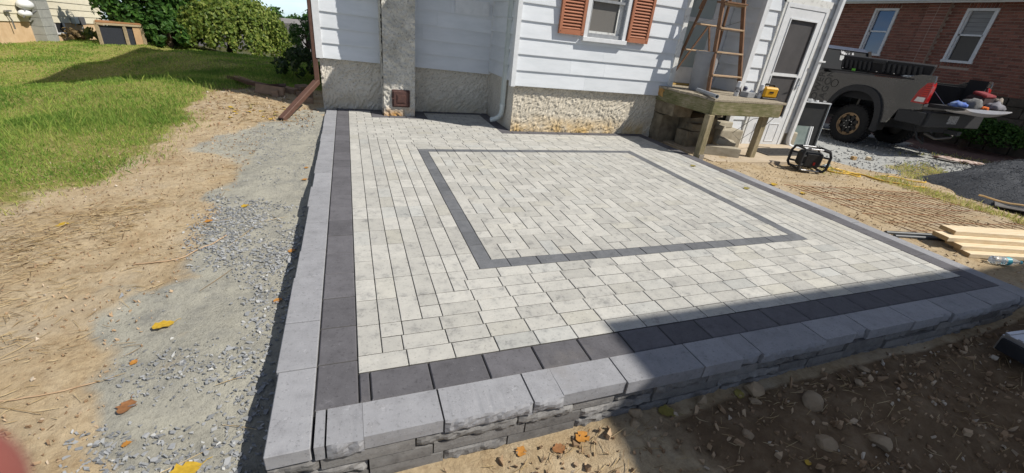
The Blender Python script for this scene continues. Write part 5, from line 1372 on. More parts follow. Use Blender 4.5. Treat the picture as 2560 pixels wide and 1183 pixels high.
# ================================================================== CREAM HOUSE ON THE LEFT
NX = -7.65
M_cream = mat('cream_siding', (.66, .61, .47), (.60, .55, .42), 4, .6, .05, 30)
M_peach = mat('peach_stucco', (.62, .45, .28), (.52, .36, .21), 5, .9, .3, 60, .006)
M_block = mat('concrete_block_grey', (.33, .335, .31), (.27, .275, .255), 6, .9, .3, 50, .006)
nh = thing('cream_house', (NX, 14, -.35), 'cream sided house with peach base across the lawn at the left', 'house')
MB().box(NX - 8, NX - .02, 8.0, 18.35, -.8, 5.2).build('wall_core', M_core, nh)
MB().box(NX - .02, NX + .004, 8.0, 18.35, -.9, .26).build('foundation', M_peach, nh)
z = .24; 
while z < 5.2:
    for (a, b) in ((8.0, 14.33), (14.85, 18.25)):
        ea, eb = -.04 * (a - 13.2), -.04 * (b - 13.2)
        mb = MB().add([(NX + .03, a, z + ea), (NX + .03, b, z + eb), (NX + .012, b, z + eb + .19), (NX + .012, a, z + ea + .19), (NX - .02, a, z + ea), (NX - .02, b, z + eb), (NX - .02, b, z + eb + .19), (NX - .02, a, z + ea + .19)], [(0,1,2,3),(4,7,6,5),(0,4,5,1),(1,5,6,2),(2,6,7,3),(3,7,4,0)])
        mb.build('siding_board', M_cream, nh)
    z += .178
MB().box(NX - .1, NX + .05, 18.22, 18.40, -.2, 5.2).build('corner_board', M_trim, nh)
z = -.7; k = 0
ck = MB().box(NX - .02, NX + .255, 14.34, 14.84, -.8, 6.2).build('block_chimney', M_block, nh)
while z < 3.0:
    cuts = [14.33, 14.585, 14.85] if k % 2 else [14.33, 14.46, 14.72, 14.85]
    for a, b in zip(cuts[:-1], cuts[1:]): MB().box(NX + .256, NX + .264, a + .004, b - .004, z + .004, z + .196, .003).build('block', M_block, ck)
    MB().box(NX + .0, NX + .262, 14.322, 14.339, z + .004, z + .196, .003).build('block', M_block, ck)
    z += .2; k += 1
bw = MB().box(NX - .01, NX + .03, 15.38, 15.40, -.11, .13).box(NX - .01, NX + .03, 15.78, 15.86, -.11, .13).box(NX - .01, NX + .04, 15.36, 15.86, -.15, -.11).build('cellar_window', M_trim, nh)
MB().box(NX + .005, NX + .012, 15.40, 15.78, -.11, .13).build('pane', M_blackhole, bw)
for (y0, y1, z0, z1, m) in ((16.25, 16.48, .10, .28, M_dsp), (16.55, 16.85, .06, .28, mat('meter_grey', (.10, .10, .10)))):
    b = MB().box(NX + .032, NX + .13, y0, y1, z0, z1, .01).build('meter_box', m, nh)
    MB().tube([(NX + .07, (y0 + y1) / 2, z0), (NX + .05, (y0 + y1) / 2, -.4 if y0 > 16.4 else z0 - .06)], .014, 6).build('conduit', M_dsp, b)
hr = MB().sphere((NX + .16, 14.08, .60), (.15, .22, .12), 16, 10).sphere((NX + .14, 14.0, .40), (.12, .18, .09), 16, 10).build('wall_fixture', M_trim, nh, True)  # white rounded wall fixture made of two domes
MB().tube([(NX + .05, 13.95, .56), (NX + .22, 13.9, .5), (NX + .16, 13.85, .32), (NX + .28, 14.2, .47), (NX + .12, 14.2, .33)], .014, 6).build('bracket', M_steel, hr, True)
tl_ = MB().tube([(NX + .05, 13.45, .46), (NX + .09, 13.5, .25), (NX + .09, 13.5, .06)], .016, 6).box(NX + .05, NX + .10, 13.40, 13.60, .44, .47).build('garden_tool', M_steel, None, True); tag(tl_, 'dark garden tool hanging on the cream house wall', 'tool')
MB().prism([(NX + .35, 5.15), (NX - 4, 8), (NX - 8.3, 5.15)], 'y', 7.7, 18.7).build('roof', M_roof, nh)
# timber cage round an outdoor unit
M_tim = mat('weathered_timber', (.42, .34, .22), (.31, .24, .15), 7, .85, .3, 40, stretch=(1, 1, 6))
ac = thing('air_conditioner_cage', (-5.85, 14.15, -.2), 'low timber cage with black mesh against the green shrub on the lawn', 'cage')
A, B, Cc = Vector((-6.12, 13.95, 0)), Vector((-5.50, 14.35, 0)), Vector((-5.20, 14.10, 0))
A = Vector((-6.02, 13.72, 0)); Bm = Vector((-5.52, 13.92, 0)); B = Vector((-5.18, 14.05, 0)); D_ = Vector((-6.3, 14.4, 0)); E_ = Vector((-5.46, 14.75, 0))
z0, z1 = -.28, .31
for p in (A, Bm, B, D_, E_): MB().bar(p + Vector((0, 0, z0)), p + Vector((0, 0, z1)), .06, .06, (0, 1, 0)).build('post', M_tim, ac)
for (p, q) in ((A, B), (A, D_), (D_, E_), (B, E_)):
    MB().bar(p + Vector((0, 0, z1 + .022)), q + Vector((0, 0, z1 + .022)), .07, .045).build('top_rail', M_tim, ac)
    MB().bar(p + Vector((0, 0, z0 + .03)), q + Vector((0, 0, z0 + .03)), .03, .05).build('bottom_rail', M_tim, ac)
for (p, q) in ((A, Bm), (Bm, Bm.lerp(B, .45))):
    MB().bar(p.lerp(q, .06) + Vector((0, .02, (z0 + z1) / 2)), q.lerp(p, .06) + Vector((0, .02, (z0 + z1) / 2)), .012, z1 - z0 - .03).build('mesh_panel', mat('black_mesh', (.02, .022, .03), (.035, .04, .05), 60, .6, .5, 300), ac)
MB().bar(Bm.lerp(B, .45) + Vector((0, 0, (z0 + z1) / 2)), B + Vector((0, 0, (z0 + z1) / 2)), .018, z1 - z0 - .02).build('side_board', mat('orange_ply', (.50, .33, .18), (.42, .27, .15), 6, .8), ac)
MB().add([(v.x, v.y, z1 + .05) for v in (A, B, E_, D_)] + [(v.x, v.y, z1 + .07) for v in (A, B, E_, D_)], [(0,3,2,1),(4,5,6,7),(0,1,5,4),(1,2,6,5),(2,3,7,6),(3,0,4,7)]).build('lid', mat('leafy_lid', (.34, .16, .07), (.24, .13, .06), 14, .9, .6, 60), ac)
# ================================================================== VEGETATION
def leaf_cards(P, N, size, aspect=.55, seed=0, droop=0.0, fold=True):
    """P (n,3) leaf bases, N (n,3) facing; returns verts, quads, rnd — each leaf a pointed quad"""
    r = np.random.RandomState(seed); n = len(P)
    N = N + r.normal(0, .55, (n, 3)); N /= np.linalg.norm(N, axis=1)[:, None] + 1e-9
    A = r.normal(0, 1, (n, 3)); A[:, 2] -= droop; A -= (A * N).sum(1)[:, None] * N; A /= np.linalg.norm(A, axis=1)[:, None] + 1e-9
    B = np.cross(N, A); s = size * r.uniform(.6, 1.3, n)[:, None]
    V = np.stack([P - A * s * .5, P + B * s * aspect * .5 + N * s * .06, P + A * s * .5, P - B * s * aspect * .5 + N * s * .06], 1).reshape(-1, 3)
    F = np.arange(n * 4).reshape(n, 4); rn = np.repeat(r.uniform(0, 1, n), 4)
    return V, F, rn
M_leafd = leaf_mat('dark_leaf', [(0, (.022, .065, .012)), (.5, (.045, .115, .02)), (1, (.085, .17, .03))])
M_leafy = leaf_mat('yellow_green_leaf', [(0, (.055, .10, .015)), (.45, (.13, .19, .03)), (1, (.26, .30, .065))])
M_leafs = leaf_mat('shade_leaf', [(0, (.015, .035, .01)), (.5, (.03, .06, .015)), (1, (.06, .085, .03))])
M_leafw = leaf_mat('weed_leaf', [(0, (.07, .12, .02)), (.5, (.14, .19, .035)), (1, (.30, .28, .08))])
M_bark = mat('bark', (.12, .085, .06), (.07, .05, .035), 12, .9, .6, 40, .01)
def crown_points(n, c, r, seed, clumps=40, shell=.75, flat=0.0):
    q = np.random.RandomState(seed)
    cd = q.normal(0, 1, (clumps, 3)); cd /= np.linalg.norm(cd, axis=1)[:, None]; cd[:, 2] = np.where(cd[:, 2] < flat, -cd[:, 2], cd[:, 2])
    cc = cd * q.uniform(shell, 1.0, (clumps, 1)); cr = q.uniform(.16, .34, clumps)
    k = q.randint(0, clumps, n); d = q.normal(0, 1, (n, 3)); d /= np.linalg.norm(d, axis=1)[:, None]
    rad = q.uniform(.45, 1.0, (n, 1)) ** .6
    P = cc[k] + d * rad * cr[k][:, None]
    N = d * .7 + cc[k] * .6
    return P * np.array(r)[None] + np.array(c)[None], N
def bush(name, label, cat, c, r, n, size, m, seed, group=None, clumps=40, aspect=.55, trunk=True, droop=0, limbs=5, flat=-.2, shell=.75):
    base = (c[0], c[1], tz(c[0], c[1]))
    t = thing(name, base, label, cat, group)
    P, N = crown_points(n, c, r, seed, clumps, shell, flat)
    V, F, rn = leaf_cards(P, N, size, aspect, seed, droop)
    link('crown', np_mesh('crown', V - np.array(base)[None], F, {'rnd': rn}), m, t)
    if trunk:
        q = random.Random(seed); mb = MB()
        mb.tube([(base[0], base[1], base[2] - .1), (c[0] + .05 * r[0], c[1], c[2] - r[2] * .3), (c[0], c[1], c[2] + r[2] * .4)], [.05 + .04 * r[0], .04 + .03 * r[0], .02], 8)
        for k in range(limbs):
            a = q.uniform(0, 6.28); mb.tube([(c[0], c[1], c[2] - r[2] * .4 + .1 * k * r[2]), (c[0] + .45 * r[0] * math.cos(a), c[1] + .45 * r[1] * math.sin(a), c[2] + .05 * r[2]), (c[0] + .8 * r[0] * math.cos(a), c[1] + .8 * r[1] * math.sin(a), c[2] + .25 * r[2])], [.03 + .02 * r[0], .02, .008], 6)
        mb.build('trunk', M_bark, t, True)
    return t
# big glossy shrub at the cream house corner
t = bush('evergreen_shrub', 'tall dark glossy shrub beside the timber cage and cream house', 'shrub', (-5.35, 15.3, .85), (1.28, .9, 1.6), 17000, .16, M_leafd, 3, clumps=90, shell=.6, flat=-1.0)
bush('laurel_shrub', 'low bright large-leaved shrub in front of the dark glossy shrub', 'shrub', (-4.70, 14.35, .10), (.55, .40, .55), 1800, .17, M_leafd, 5, clumps=26)
# weeping tree: hanging curtains of leaves
def weeping(c, R, ztop, zbot, n, seed):
    base = (c[0], c[1], tz(c[0], c[1])); t = thing('weeping_tree', base, 'wide weeping tree with leaves hanging to the grass, right of the dark shrub', 'tree')
    q = np.random.RandomState(seed); ns = 800; P = []; N = []
    a = q.uniform(0, 2 * math.pi, ns); rr_ = np.sqrt(q.uniform(0.02, 1, ns)) * R * q.uniform(.86, 1.06, ns)
    per = n // ns
    for i in range(ns):
        zt = zbot + (ztop - zbot) * max(0, 1 - (rr_[i] / (R * 1.08)) ** 2.6) ** .5 + q.uniform(-.1, .1)
        L = q.uniform(.35, 1.15) if rr_[i] < .8 * R else zt - zbot - q.uniform(-.05, .35)
        if 4.0 < a[i] < 5.0 and rr_[i] > .6 * R: L *= .65
        s = q.uniform(0, 1, per)
        x = c[0] + np.cos(a[i]) * (rr_[i] + .12 * s) + q.normal(0, .05, per); y = c[1] + np.sin(a[i]) * (rr_[i] + .12 * s) + q.normal(0, .05, per)
        z = zt - s * max(L, .2) + q.normal(0, .04, per)
        P.append(np.stack([x, y, z], -1)); N.append(np.stack([np.full(per, math.cos(a[i])), np.full(per, math.sin(a[i])), .5 * (1 - s)], -1))
    P = np.vstack(P); N = np.vstack(N); V, F, rn = leaf_cards(P, N, .105, .65, seed, 1.2)
    link('crown', np_mesh('crown', V - np.array(base)[None], F, {'rnd': rn}), M_leafy, t)
    mb = MB().tube([(c[0], c[1], base[2] - .1), (c[0] + .1, c[1], base[2] + .8), (c[0], c[1] - .05, ztop - .4)], [.14, .11, .07], 10)
    for k in range(9):
        b = k * .7; mb.tube([(c[0], c[1], ztop - .6), (c[0] + .5 * R * math.cos(b), c[1] + .5 * R * math.sin(b), ztop - .25), (c[0] + .85 * R * math.cos(b), c[1] + .85 * R * math.sin(b), ztop - .8)], [.05, .03, .01], 6)
    mb.build('trunk', M_bark, t, True)
weeping((-3.55, 15.95), 1.80, 1.32, -.40, 32000, 4)
bush('side_shrub', 'dark feathery shrub growing in the shade along the white house side', 'shrub', (-1.0, 12.6, .35), (.42, .7, .62), 2200, .09, M_leafd, 8, clumps=34, aspect=.3)
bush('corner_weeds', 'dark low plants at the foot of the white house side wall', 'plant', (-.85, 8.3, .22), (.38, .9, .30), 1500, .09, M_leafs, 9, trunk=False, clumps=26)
bush('dry_perennial', 'brownish dry plant at the foot of the grey block chimney', 'plant', (-7.1, 14.9, -.16), (.22, .3, .24), 500, .07, leaf_mat('dry_leaf', [(0, (.10, .07, .03)), (1, (.28, .20, .10))]), 10, trunk=False, clumps=14)
bush('perennial', 'small green plant by the cream house cellar window', 'plant', (-7.15, 16.1, -.22), (.25, .75, .22), 800, .10, M_leafw, 12, trunk=False, clumps=20)
bush('foundation_shrub', 'dark green shrub against the stone base of the brick house', 'shrub', (14.75, 4.95, .06), (.55, 1.3, .42), 5200, .075, M_leafd, 14, clumps=60)
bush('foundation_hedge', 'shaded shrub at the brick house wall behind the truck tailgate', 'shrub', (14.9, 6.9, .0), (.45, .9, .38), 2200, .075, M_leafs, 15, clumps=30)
# distant things beyond the lawn
wh2 = thing('far_white_house', (-6.0, 30, -3), 'small white house far below, seen under the weeping tree', 'house')
MB().box(-9.5, -3.2, 27, 33, -4.5, -1.15).build('wall', M_siding, wh2); MB().prism([(26.6, -1.15), (30, .2), (33.4, -1.15)], 'x', -9.9, -2.8).build('roof', M_roof, wh2)
for xx in (-8.6, -7.2, -5.8, -4.4):
    w = MB().box(xx, xx + .8, 26.95, 27.0, -2.7, -1.5).build('window', M_trim, wh2); MB().box(xx + .1, xx + .7, 26.93, 26.949, -2.6, -1.6).build('pane', M_glassd, w)
gr = thing('far_grey_building', (-4, 60, -4), 'long building with a plain grey roof on the horizon beside the house edge', 'building')
MB().prism([(56, -3.6), (60, -.35), (64, -3.6)], 'x', -14, 26).build('roof', mat('grey_roof', (.22, .21, .205), (.18, .17, .17), 2, .9, .2, 20), gr)
MB().box(-13.6, 25.6, 56.5, 63.5, -12, -3.6).build('wall', mat('pale_wall', (.5, .5, .47), None, 2, .9), gr)
q = random.Random(2)
for i in range(6):
    x = -21 + i * 3.6 + q.uniform(-.6, .6); y = 118 + q.uniform(-8, 10); h = q.uniform(4.2, 5.4)
    t = thing('far_tree', (x, y, -9), 'leafy tree on the far skyline, left to right number %d' % (i + 1), 'tree', 'trees on the skyline')
    t['label'] = 'rounded green tree on the far skyline, %s from the white house edge' % ('sixth', 'fifth', 'fourth', 'third', 'second', 'first')[i]
    P, N = crown_points(1500, (x, y, -6.2), (4.2, 3.0, h * 1.15), 100 + i, 30, .5, -.3); V, F, rn = leaf_cards(P, N, .8, .8, i)
    link('crown', np_mesh('crown', V - np.array((x, y, -9.0))[None], F, {'rnd': rn}), M_leafd, t)
    MB().tube([(x, y, -13), (x, y, -4)], [.4, .2], 8).build('trunk', M_bark, t, True)

# ================================================================== GRASS
def in_poly(x, y, poly, s=.01): return poly_mask(x, y, poly, s)
def blades(x, y, h, w, lean, seed):
    r = np.random.RandomState(seed); n = len(x); z = terr(x, y)
    a = r.uniform(0, 2 * np.pi, n); b = r.uniform(0, 2 * np.pi, n); L = lean * h * r.uniform(.2, 1.2, n)
    wx, wy = np.cos(a) * w / 2, np.sin(a) * w / 2; tx, ty = np.cos(b) * L, np.sin(b) * L
    V = np.stack([np.stack([x - wx, y - wy, z - .005], -1), np.stack([x + wx, y + wy, z - .005], -1),
                  np.stack([x + wx * .8 + tx * .45, y + wy * .8 + ty * .45, z + h * .6], -1), np.stack([x + tx, y + ty, z + h], -1), np.stack([x - wx * .8 + tx * .45, y - wy * .8 + ty * .45, z + h * .6], -1)], 1).reshape(-1, 3)
    F = (np.arange(n) * 5)[:, None] + np.arange(5)[None]
    return V, F
M_grass = leaf_mat('grass_blade', [(0, (.13, .235, .04)), (.3, (.23, .36, .065)), (.55, (.36, .44, .095)), (.8, (.47, .46, .15)), (1, (.58, .50, .26))], .45, .6)
r = np.random.RandomState(21)
def sample_lawn(n, xr, yr, poly, pw=0.0):
    x = r.uniform(xr[0], xr[1], n); y = r.uniform(yr[0], yr[1], n)
    return x, y
Vs = []; Fs = []; Rn = []; off = 0
def add_blades(x, y, h, w, lean, rn, seed):
    global off
    V, F = blades(x, y, h, w, lean, seed); Vs.append(V); Fs.append(F + off); Rn.append(np.repeat(rn, 5)); off += len(V)
for (n, xr, yr, hh, ww) in ((60000, (-4.2, -1.2), (1.2, 5.2), .040, .0045), (64000, (-6.5, -.3), (5.2, 9.5), .036, .008), (46000, (-8.2, -.3), (9.5, 16.5), .034, .013)):
    x, y = r.uniform(*xr, n), r.uniform(*yr, n)
    jx_ = x + (fbm(x * 3, y * 3, 4, 51) - .5) * .5; jy_ = y + (fbm(x * 3, y * 3, 4, 57) - .5) * .5
    m_ = poly_mask(jx_, jy_, LAWN, .3) * (1 - .93 * poly_mask(jx_, jy_, SOIL, .18))
    patch = fbm(x * 1.3, y * 1.3, 3, 77)
    keep = r.uniform(0, 1, n) < m_ ** 1.4 * np.clip(-.15 + 2.0 * patch, .05, 1)
    x, y, m_, patch = x[keep], y[keep], m_[keep], patch[keep]
    rn = np.clip(r.normal(.28, .2, len(x)) + (1 - m_) * .55 + (.5 - patch) * 1.3 + np.clip((y - 8.5) / 14, -.1, .16), 0, 1)
    add_blades(x, y, hh * r.uniform(.5, 1.3, len(x)) * (.7 + .6 * patch), ww * r.uniform(.7, 1.4, len(x)), 1.0, rn, n)
# long uncut tufts
for (cx_, cy_, s_, n) in ((-2.3, 5.0, .5, 700), (-3.0, 5.6, .6, 700), (-2.6, 4.1, .4, 500), (-1.9, 6.6, .5, 500), (-3.4, 4.6, .6, 500)):
    x, y = r.normal(cx_, s_, n), r.normal(cy_, s_, n); k = poly_mask(x, y, LAWN, .1) > .5; x, y = x[k], y[k]
    add_blades(x, y, r.uniform(.06, .15, len(x)), np.full(len(x), .0035), .7, r.uniform(.2, .7, len(x)), n + int(cx_ * 10))
# weeds on the right
for (poly, n, h) in ((WEED1, 2200, .06), (WEED2, 2000, .05), ([(10.4, 4.1), (12.9, 4.3), (13.2, 3.2), (12.6, 2.9), (11.8, 3.4), (12.2, 4.0)], 900, .07), ([(12.6, 2.0), (13.5, 1.4), (14.4, 1.2), (14.4, 2.2), (13.3, 2.7)], 1800, .12), ([(6.1, 2.5), (6.6, 2.3), (6.7, 2.7), (6.2, 2.9)], 300, .05)):
    p_ = np.array(poly); x, y = r.uniform(p_[:, 0].min(), p_[:, 0].max(), n), r.uniform(p_[:, 1].min(), p_[:, 1].max(), n)
    k = r.uniform(0, 1, n) < poly_mask(x + r.normal(0, .08, n), y, poly, .12) * (.3 + .9 * fbm(x * 3, y * 3, 3, 5)); x, y = x[k], y[k]
    add_blades(x, y, h * r.uniform(.4, 1.3, len(x)), np.full(len(x), .010), 1.2, np.clip(r.normal(.84, .18, len(x)), 0, 1), n + 3)
o = link('grass', np_mesh('grass', np.vstack(Vs), np.vstack(Fs), {'rnd': np.concatenate(Rn)}), M_grass); tag(o, 'short mown green grass with dry patches across the lawn', 'grass', kind='stuff')

# straw and dry stems on the bare soil
Vs = []; Fs = []; Rn = []; off = 0
def straws(x, y, L, w, seed, lift=.006):
    q_ = np.random.RandomState(seed); n = len(x); a = q_.normal(0.25, .7, n); z = terr(x, y)
    dx, dy = np.cos(a) * L / 2, np.sin(a) * L / 2; nx_, ny_ = -np.sin(a) * w / 2, np.cos(a) * w / 2
    z1, z2 = terr(x - dx, y - dy), terr(x + dx, y + dy); b = q_.normal(0, .15, n) * L; l1, l2 = q_.uniform(.002, .02, n), q_.uniform(.002, .02, n)
    V = np.stack([np.stack([x - dx - nx_, y - dy - ny_, z1 + l1], -1), np.stack([x + b * ny_ / w - nx_, y + b * -nx_ / w - ny_, z + lift + .004], -1), np.stack([x + dx - nx_, y + dy - ny_, z2 + l2], -1),
                  np.stack([x + dx + nx_, y + dy + ny_, z2 + l2], -1), np.stack([x + b * ny_ / w + nx_, y + b * -nx_ / w + ny_, z + lift + .006], -1), np.stack([x - dx + nx_, y - dy + ny_, z1 + l1], -1)], 1).reshape(-1, 3)
    return V, (np.arange(n) * 6)[:, None] + np.arange(6)[None]
for (n, xr, yr, L, w) in ((2600, (-2.4, -1.35), (.6, 2.3), .06, .0022), (1500, (-2.6, -.9), (.0, 3.6), .055, .002), (60, (-2.0, -.4), (-.4, 2.2), .20, .0026), (1500, (-1.9, -.5), (4.6, 6.5), .07, .003), (1000, (2.3, 5.2), (-1.4, -.4), .07, .0022), (500, (.4, 2.4), (-.9, -.36), .06, .002), (300, (4.6, 7.5), (-.2, 2.8), .07, .003)):
    x, y = r.uniform(*xr, n), r.uniform(*yr, n); k = r.uniform(0, 1, n) < np.clip(fbm(x * 2.2, y * 2.2, 3, 88) * 2.4 - .7, 0, 1)
    x, y = x[k], y[k]; V, F = straws(x, y, L * r.uniform(.4, 1.5, len(x)), w, n); Vs.append(V); Fs.append(F + off); Rn.append(np.repeat(r.uniform(0, 1, len(x)), 6)); off += len(V)
o = link('dry_straw', np_mesh('dry_straw', np.vstack(Vs), np.vstack(Fs), {'rnd': np.concatenate(Rn)}), leaf_mat('straw', [(0, (.16, .10, .05)), (.5, (.36, .26, .13)), (1, (.50, .40, .24))], .15, .8)); tag(o, 'scattered dry straw and dead stems on the bare soil', 'straw', kind='stuff')

# ================================================================== CHIPS, GRAVEL, CLODS
def flakes(x, y, s, thick, seed, tilt=.35, lift=0.0):
    q_ = np.random.RandomState(seed); n = len(x); z = terr(x, y) + lift; k = 6
    a = np.sort(q_.uniform(0, 2 * np.pi, (n, k)), 1); rad = q_.uniform(.55, 1.1, (n, k)) * s[:, None] / 2
    el = q_.uniform(.45, 1.0, n)[:, None]; rot_ = q_.uniform(0, 2 * np.pi, n)[:, None]
    px, py = rad * np.cos(a), rad * np.sin(a) * el
    X = px * np.cos(rot_) - py * np.sin(rot_); Y = px * np.sin(rot_) + py * np.cos(rot_)
    ta, tb = q_.normal(0, tilt, (n, 1)), q_.normal(0, tilt, (n, 1)); Zt = X * ta + Y * tb
    zc = (z + q_.uniform(.0, .006, n))[:, None] + np.abs(Zt).max(1)[:, None] * .5; t = (thick * q_.uniform(.6, 1.4, n))[:, None]
    top = np.stack([x[:, None] + X * .93, y[:, None] + Y * .93, zc + Zt + t], -1); bot = np.stack([x[:, None] + X, y[:, None] + Y, zc + Zt - t * .4], -1)
    V = np.concatenate([top, bot], 1).reshape(-1, 3); b0 = (np.arange(n) * 2 * k)[:, None]
    F = [(b0 + np.array([0, 1, 2, 3])[None]), (b0 + np.array([0, 3, 4, 5])[None])]
    for i in range(k): F.append(b0 + np.array([i, i + k, (i + 1) % k + k, (i + 1) % k])[None])
    return V, np.stack(F, 1).reshape(-1, 4), np.repeat(q_.uniform(0, 1, n), 2 * k)
def stuff_flakes(name, specs, m, label, cat):
    Vs = []; Fs = []; Rn = []; off = 0
    for i, (x, y, s, t, tilt) in enumerate(specs):
        V, F, rn = flakes(x, y, s, t, 300 + i, tilt); Vs.append(V); Fs.append(F + off); Rn.append(rn); off += len(V)
    o = link(name, np_mesh(name, np.vstack(Vs), np.vstack(Fs), {'rnd': np.concatenate(Rn)}), m); return tag(o, label, cat, kind='stuff')
def scatter(poly, n, soft=.06, thr=0.0):
    p_ = np.array(poly); x, y = r.uniform(p_[:, 0].min() - soft, p_[:, 0].max() + soft, n), r.uniform(p_[:, 1].min() - soft, p_[:, 1].max() + soft, n)
    k = r.uniform(0, 1, n) < poly_mask(x, y, poly, soft) * np.clip(fbm(x * 4, y * 4, 3, 64) * 2.4 - .65 + thr, 0, 1)
    return x[k], y[k]
CA = [(-.99,2.28),(-.69,2.15),(-.36,2.0),(-.36,1.21),(-.55,.96),(-.72,1.12),(-.95,1.25),(-1.0,1.76)]
CBP = [(-.55,1.3),(-.34,1.6),(-.34,.5),(-.34,.1),(-.36,-.3),(-.50,-.2),(-.50,.18),(-.55,.72)]
CCP = [(-.95,.42),(-.6,.45),(-.5,.3),(-.55,.15),(-.84,.22)]; CDP = [(-.92,.08),(-.6,-.02),(-.55,-.25),(-.85,-.22)]
CE = [(-1.2,4.2),(-.5,5.0),(-.36,3.6),(-.36,2.4),(-.7,2.4),(-.8,3.2)]
sp = []
for poly, n, s0, s1, th in ((CA, 5200, .010, .034, .25), (CBP, 2600, .010, .034, .45), (CBP, 110, .035, .055, .4), (CCP, 900, .008, .028, .2), (CDP, 1100, .010, .034, .35), (CE, 2200, .008, .03, -.1), (DUST, 1500, .006, .018, .0), (DUST, 120, .02, .045, .0)):
    x, y = scatter(poly, n, .07, th); k = ~((x > -.31) & (y > -.32)); x, y = x[k], y[k]
    sp.append((x, y, r.uniform(s0, s1, len(x)) * r.uniform(.6, 1.1, len(x)), np.full(len(x), .0024), .20))
M_slate = leaf_mat('slate_chip', [(0, (.17, .176, .182)), (.4, (.235, .243, .25)), (.75, (.295, .303, .31)), (.93, (.36, .365, .36)), (1, (.50, .50, .48))], 0.0, .75)
stuff_flakes('slate_chips', sp, M_slate, 'scattered flat grey slate chips on the stone dust beside the patio', 'gravel')
x, y = scatter(DRIVE, 9000, .1, .25); k = (x < 13) & (y < 6.5); x, y = x[k], y[k]
x2, y2 = scatter([(8.2, 2.6), (9.8, 2.9), (11.5, 3.0), (12.6, 3.4), (10.5, 3.6), (8.6, 3.3)], 2500, .2, .3)
M_gravel = leaf_mat('drive_gravel', [(0, (.17, .176, .18)), (.5, (.30, .305, .30)), (.85, (.42, .41, .39)), (1, (.54, .52, .48))], 0.0, .85)
stuff_flakes('drive_gravel', [(x, y, r.uniform(.02, .055, len(x)), np.full(len(x), .009), .3), (x2, y2, r.uniform(.02, .05, len(x2)), np.full(len(x2), .009), .3)], M_gravel, 'loose grey crushed gravel on the driveway around the truck', 'gravel')
# stone on the pile
a = r.uniform(0, 2 * np.pi, 4200); t_ = np.sqrt(r.uniform(0, 1, 4200)); 
hx, hy, hz = [], [], []
allp = np.vstack([pv, pv2]); k = r.randint(0, len(allp), 5200); pp_ = allp[k] + r.normal(0, .03, (5200, 3)) * np.array([1, 1, 0])
V, F, rn = flakes(pp_[:, 0], pp_[:, 1], r.uniform(.008, .022, 5200), np.full(5200, .004), 71, .4)
V = V.reshape(5200, 12, 3); V[:, :, 2] += (pp_[:, 2] - terr(pp_[:, 0], pp_[:, 1]))[:, None]; V = V.reshape(-1, 3)
o = link('loose_stone', np_mesh('loose_stone', V - np.array((9.6, 2.0, -.2))[None], F, {'rnd': rn}), leaf_mat('dark_stone', [(0, (.06, .064, .07)), (.6, (.105, .11, .12)), (1, (.17, .178, .19))], 0.0, .85), pile); tag(o, kind='stuff')
# soil clods
sp = []
for (n, xr, yr, s0, s1) in ((2600, (-2.6, -.9), (-.4, 4.4), .006, .020), (3200, (.0, 5.2), (-1.5, -.34), .008, .030), (260, (.3, 5.0), (-1.4, -.36), .03, .055), (1700, (4.5, 8.0), (-.4, 3.2), .008, .024), (500, (-1.9, -.4), (4.4, 6.6), .01, .04)):
    x, y = r.uniform(*xr, n), r.uniform(*yr, n); sp.append((x, y, r.uniform(s0, s1, n), r.uniform(s0, s1, n) * .3, .5))
stuff_flakes('soil_clods', sp, leaf_mat('clod', [(0, (.20, .13, .075)), (.5, (.33, .225, .135)), (.85, (.42, .31, .20)), (1, (.5, .44, .36))], 0.0, .95), 'small clods and grit strewn over the bare soil', 'soil')

# ================================================================== SINGLE ROCKS AND LEAVES
M_rock = mat('tan_rock', (.37, .285, .185), (.26, .19, .12), 9, .92, .5, 45, .006, rnd=.12)
def rock(x, y, s, label, seed, rot=0):
    bm = bmesh.new(); bmesh.ops.create_icosphere(bm, subdivisions=2, radius=.5); q_ = random.Random(seed)
    pl_ = [(Vector((q_.gauss(0, 1), q_.gauss(0, 1), q_.gauss(0, 1))).normalized(), q_.uniform(.26, .42)) for _ in range(9)]
    for v in bm.verts:
        for nrm, d in pl_:
            k = v.co.dot(nrm)
            if k > d: v.co -= nrm * (k - d)
        v.co = Rz(rot) @ Vector((v.co.x * s[0] * 1.25, v.co.y * s[1] * 1.25, v.co.z * s[2] * 1.25)); v.co += Vector((q_.gauss(0, .001),) * 3)
    me = bpy.data.meshes.new('rock'); bm.to_mesh(me); bm.free(); me.materials.append(M_rock)
    o = bpy.data.objects.new('rock', me); COL.objects.link(o); o.location = (x, y, tz(x, y) + s[2] * .18); tag(o, label, 'rock', 'loose rocks on the shaded soil')
for i, (x, y, s, lb) in enumerate([
 (1.84, -.355, (.10, .07, .075), 'upright blocky tan rock leaning against the retaining wall'),
 (2.08, -.50, (.13, .085, .06), 'long pale tan rock, the largest one half way along the wall'),
 (1.93, -.68, (.08, .07, .05), 'rounded brown rock in the middle of the shaded soil'),
 (2.20, -.74, (.105, .075, .055), 'tan rock right of the rounded brown rock near the bottom edge'),
 (1.17, -.315, (.07, .055, .05), 'brown rock touching the wall where the shadow begins'),
 (1.53, -.34, (.05, .04, .05), 'small pointed rock below the coping joint, left of the blocky rock'),
 (1.13, -.365, (.045, .04, .035), 'small rounded pebble rock at the shadow edge, left end of the row'),
 (1.60, -.55, (.05, .045, .03), 'small flat rock lying between the wall and the bottom edge'),
 (1.80, -.41, (.06, .04, .03), 'small rock just below the blocky tan rock'),
 (2.60, -.40, (.06, .05, .04), 'small grey rock against the wall further right'),
 (2.45, -.47, (.05, .04, .03), 'small half buried rock right of the largest pale rock')]): rock(x, y, s, lb, 40 + i, i * .7)
M_lf = {}
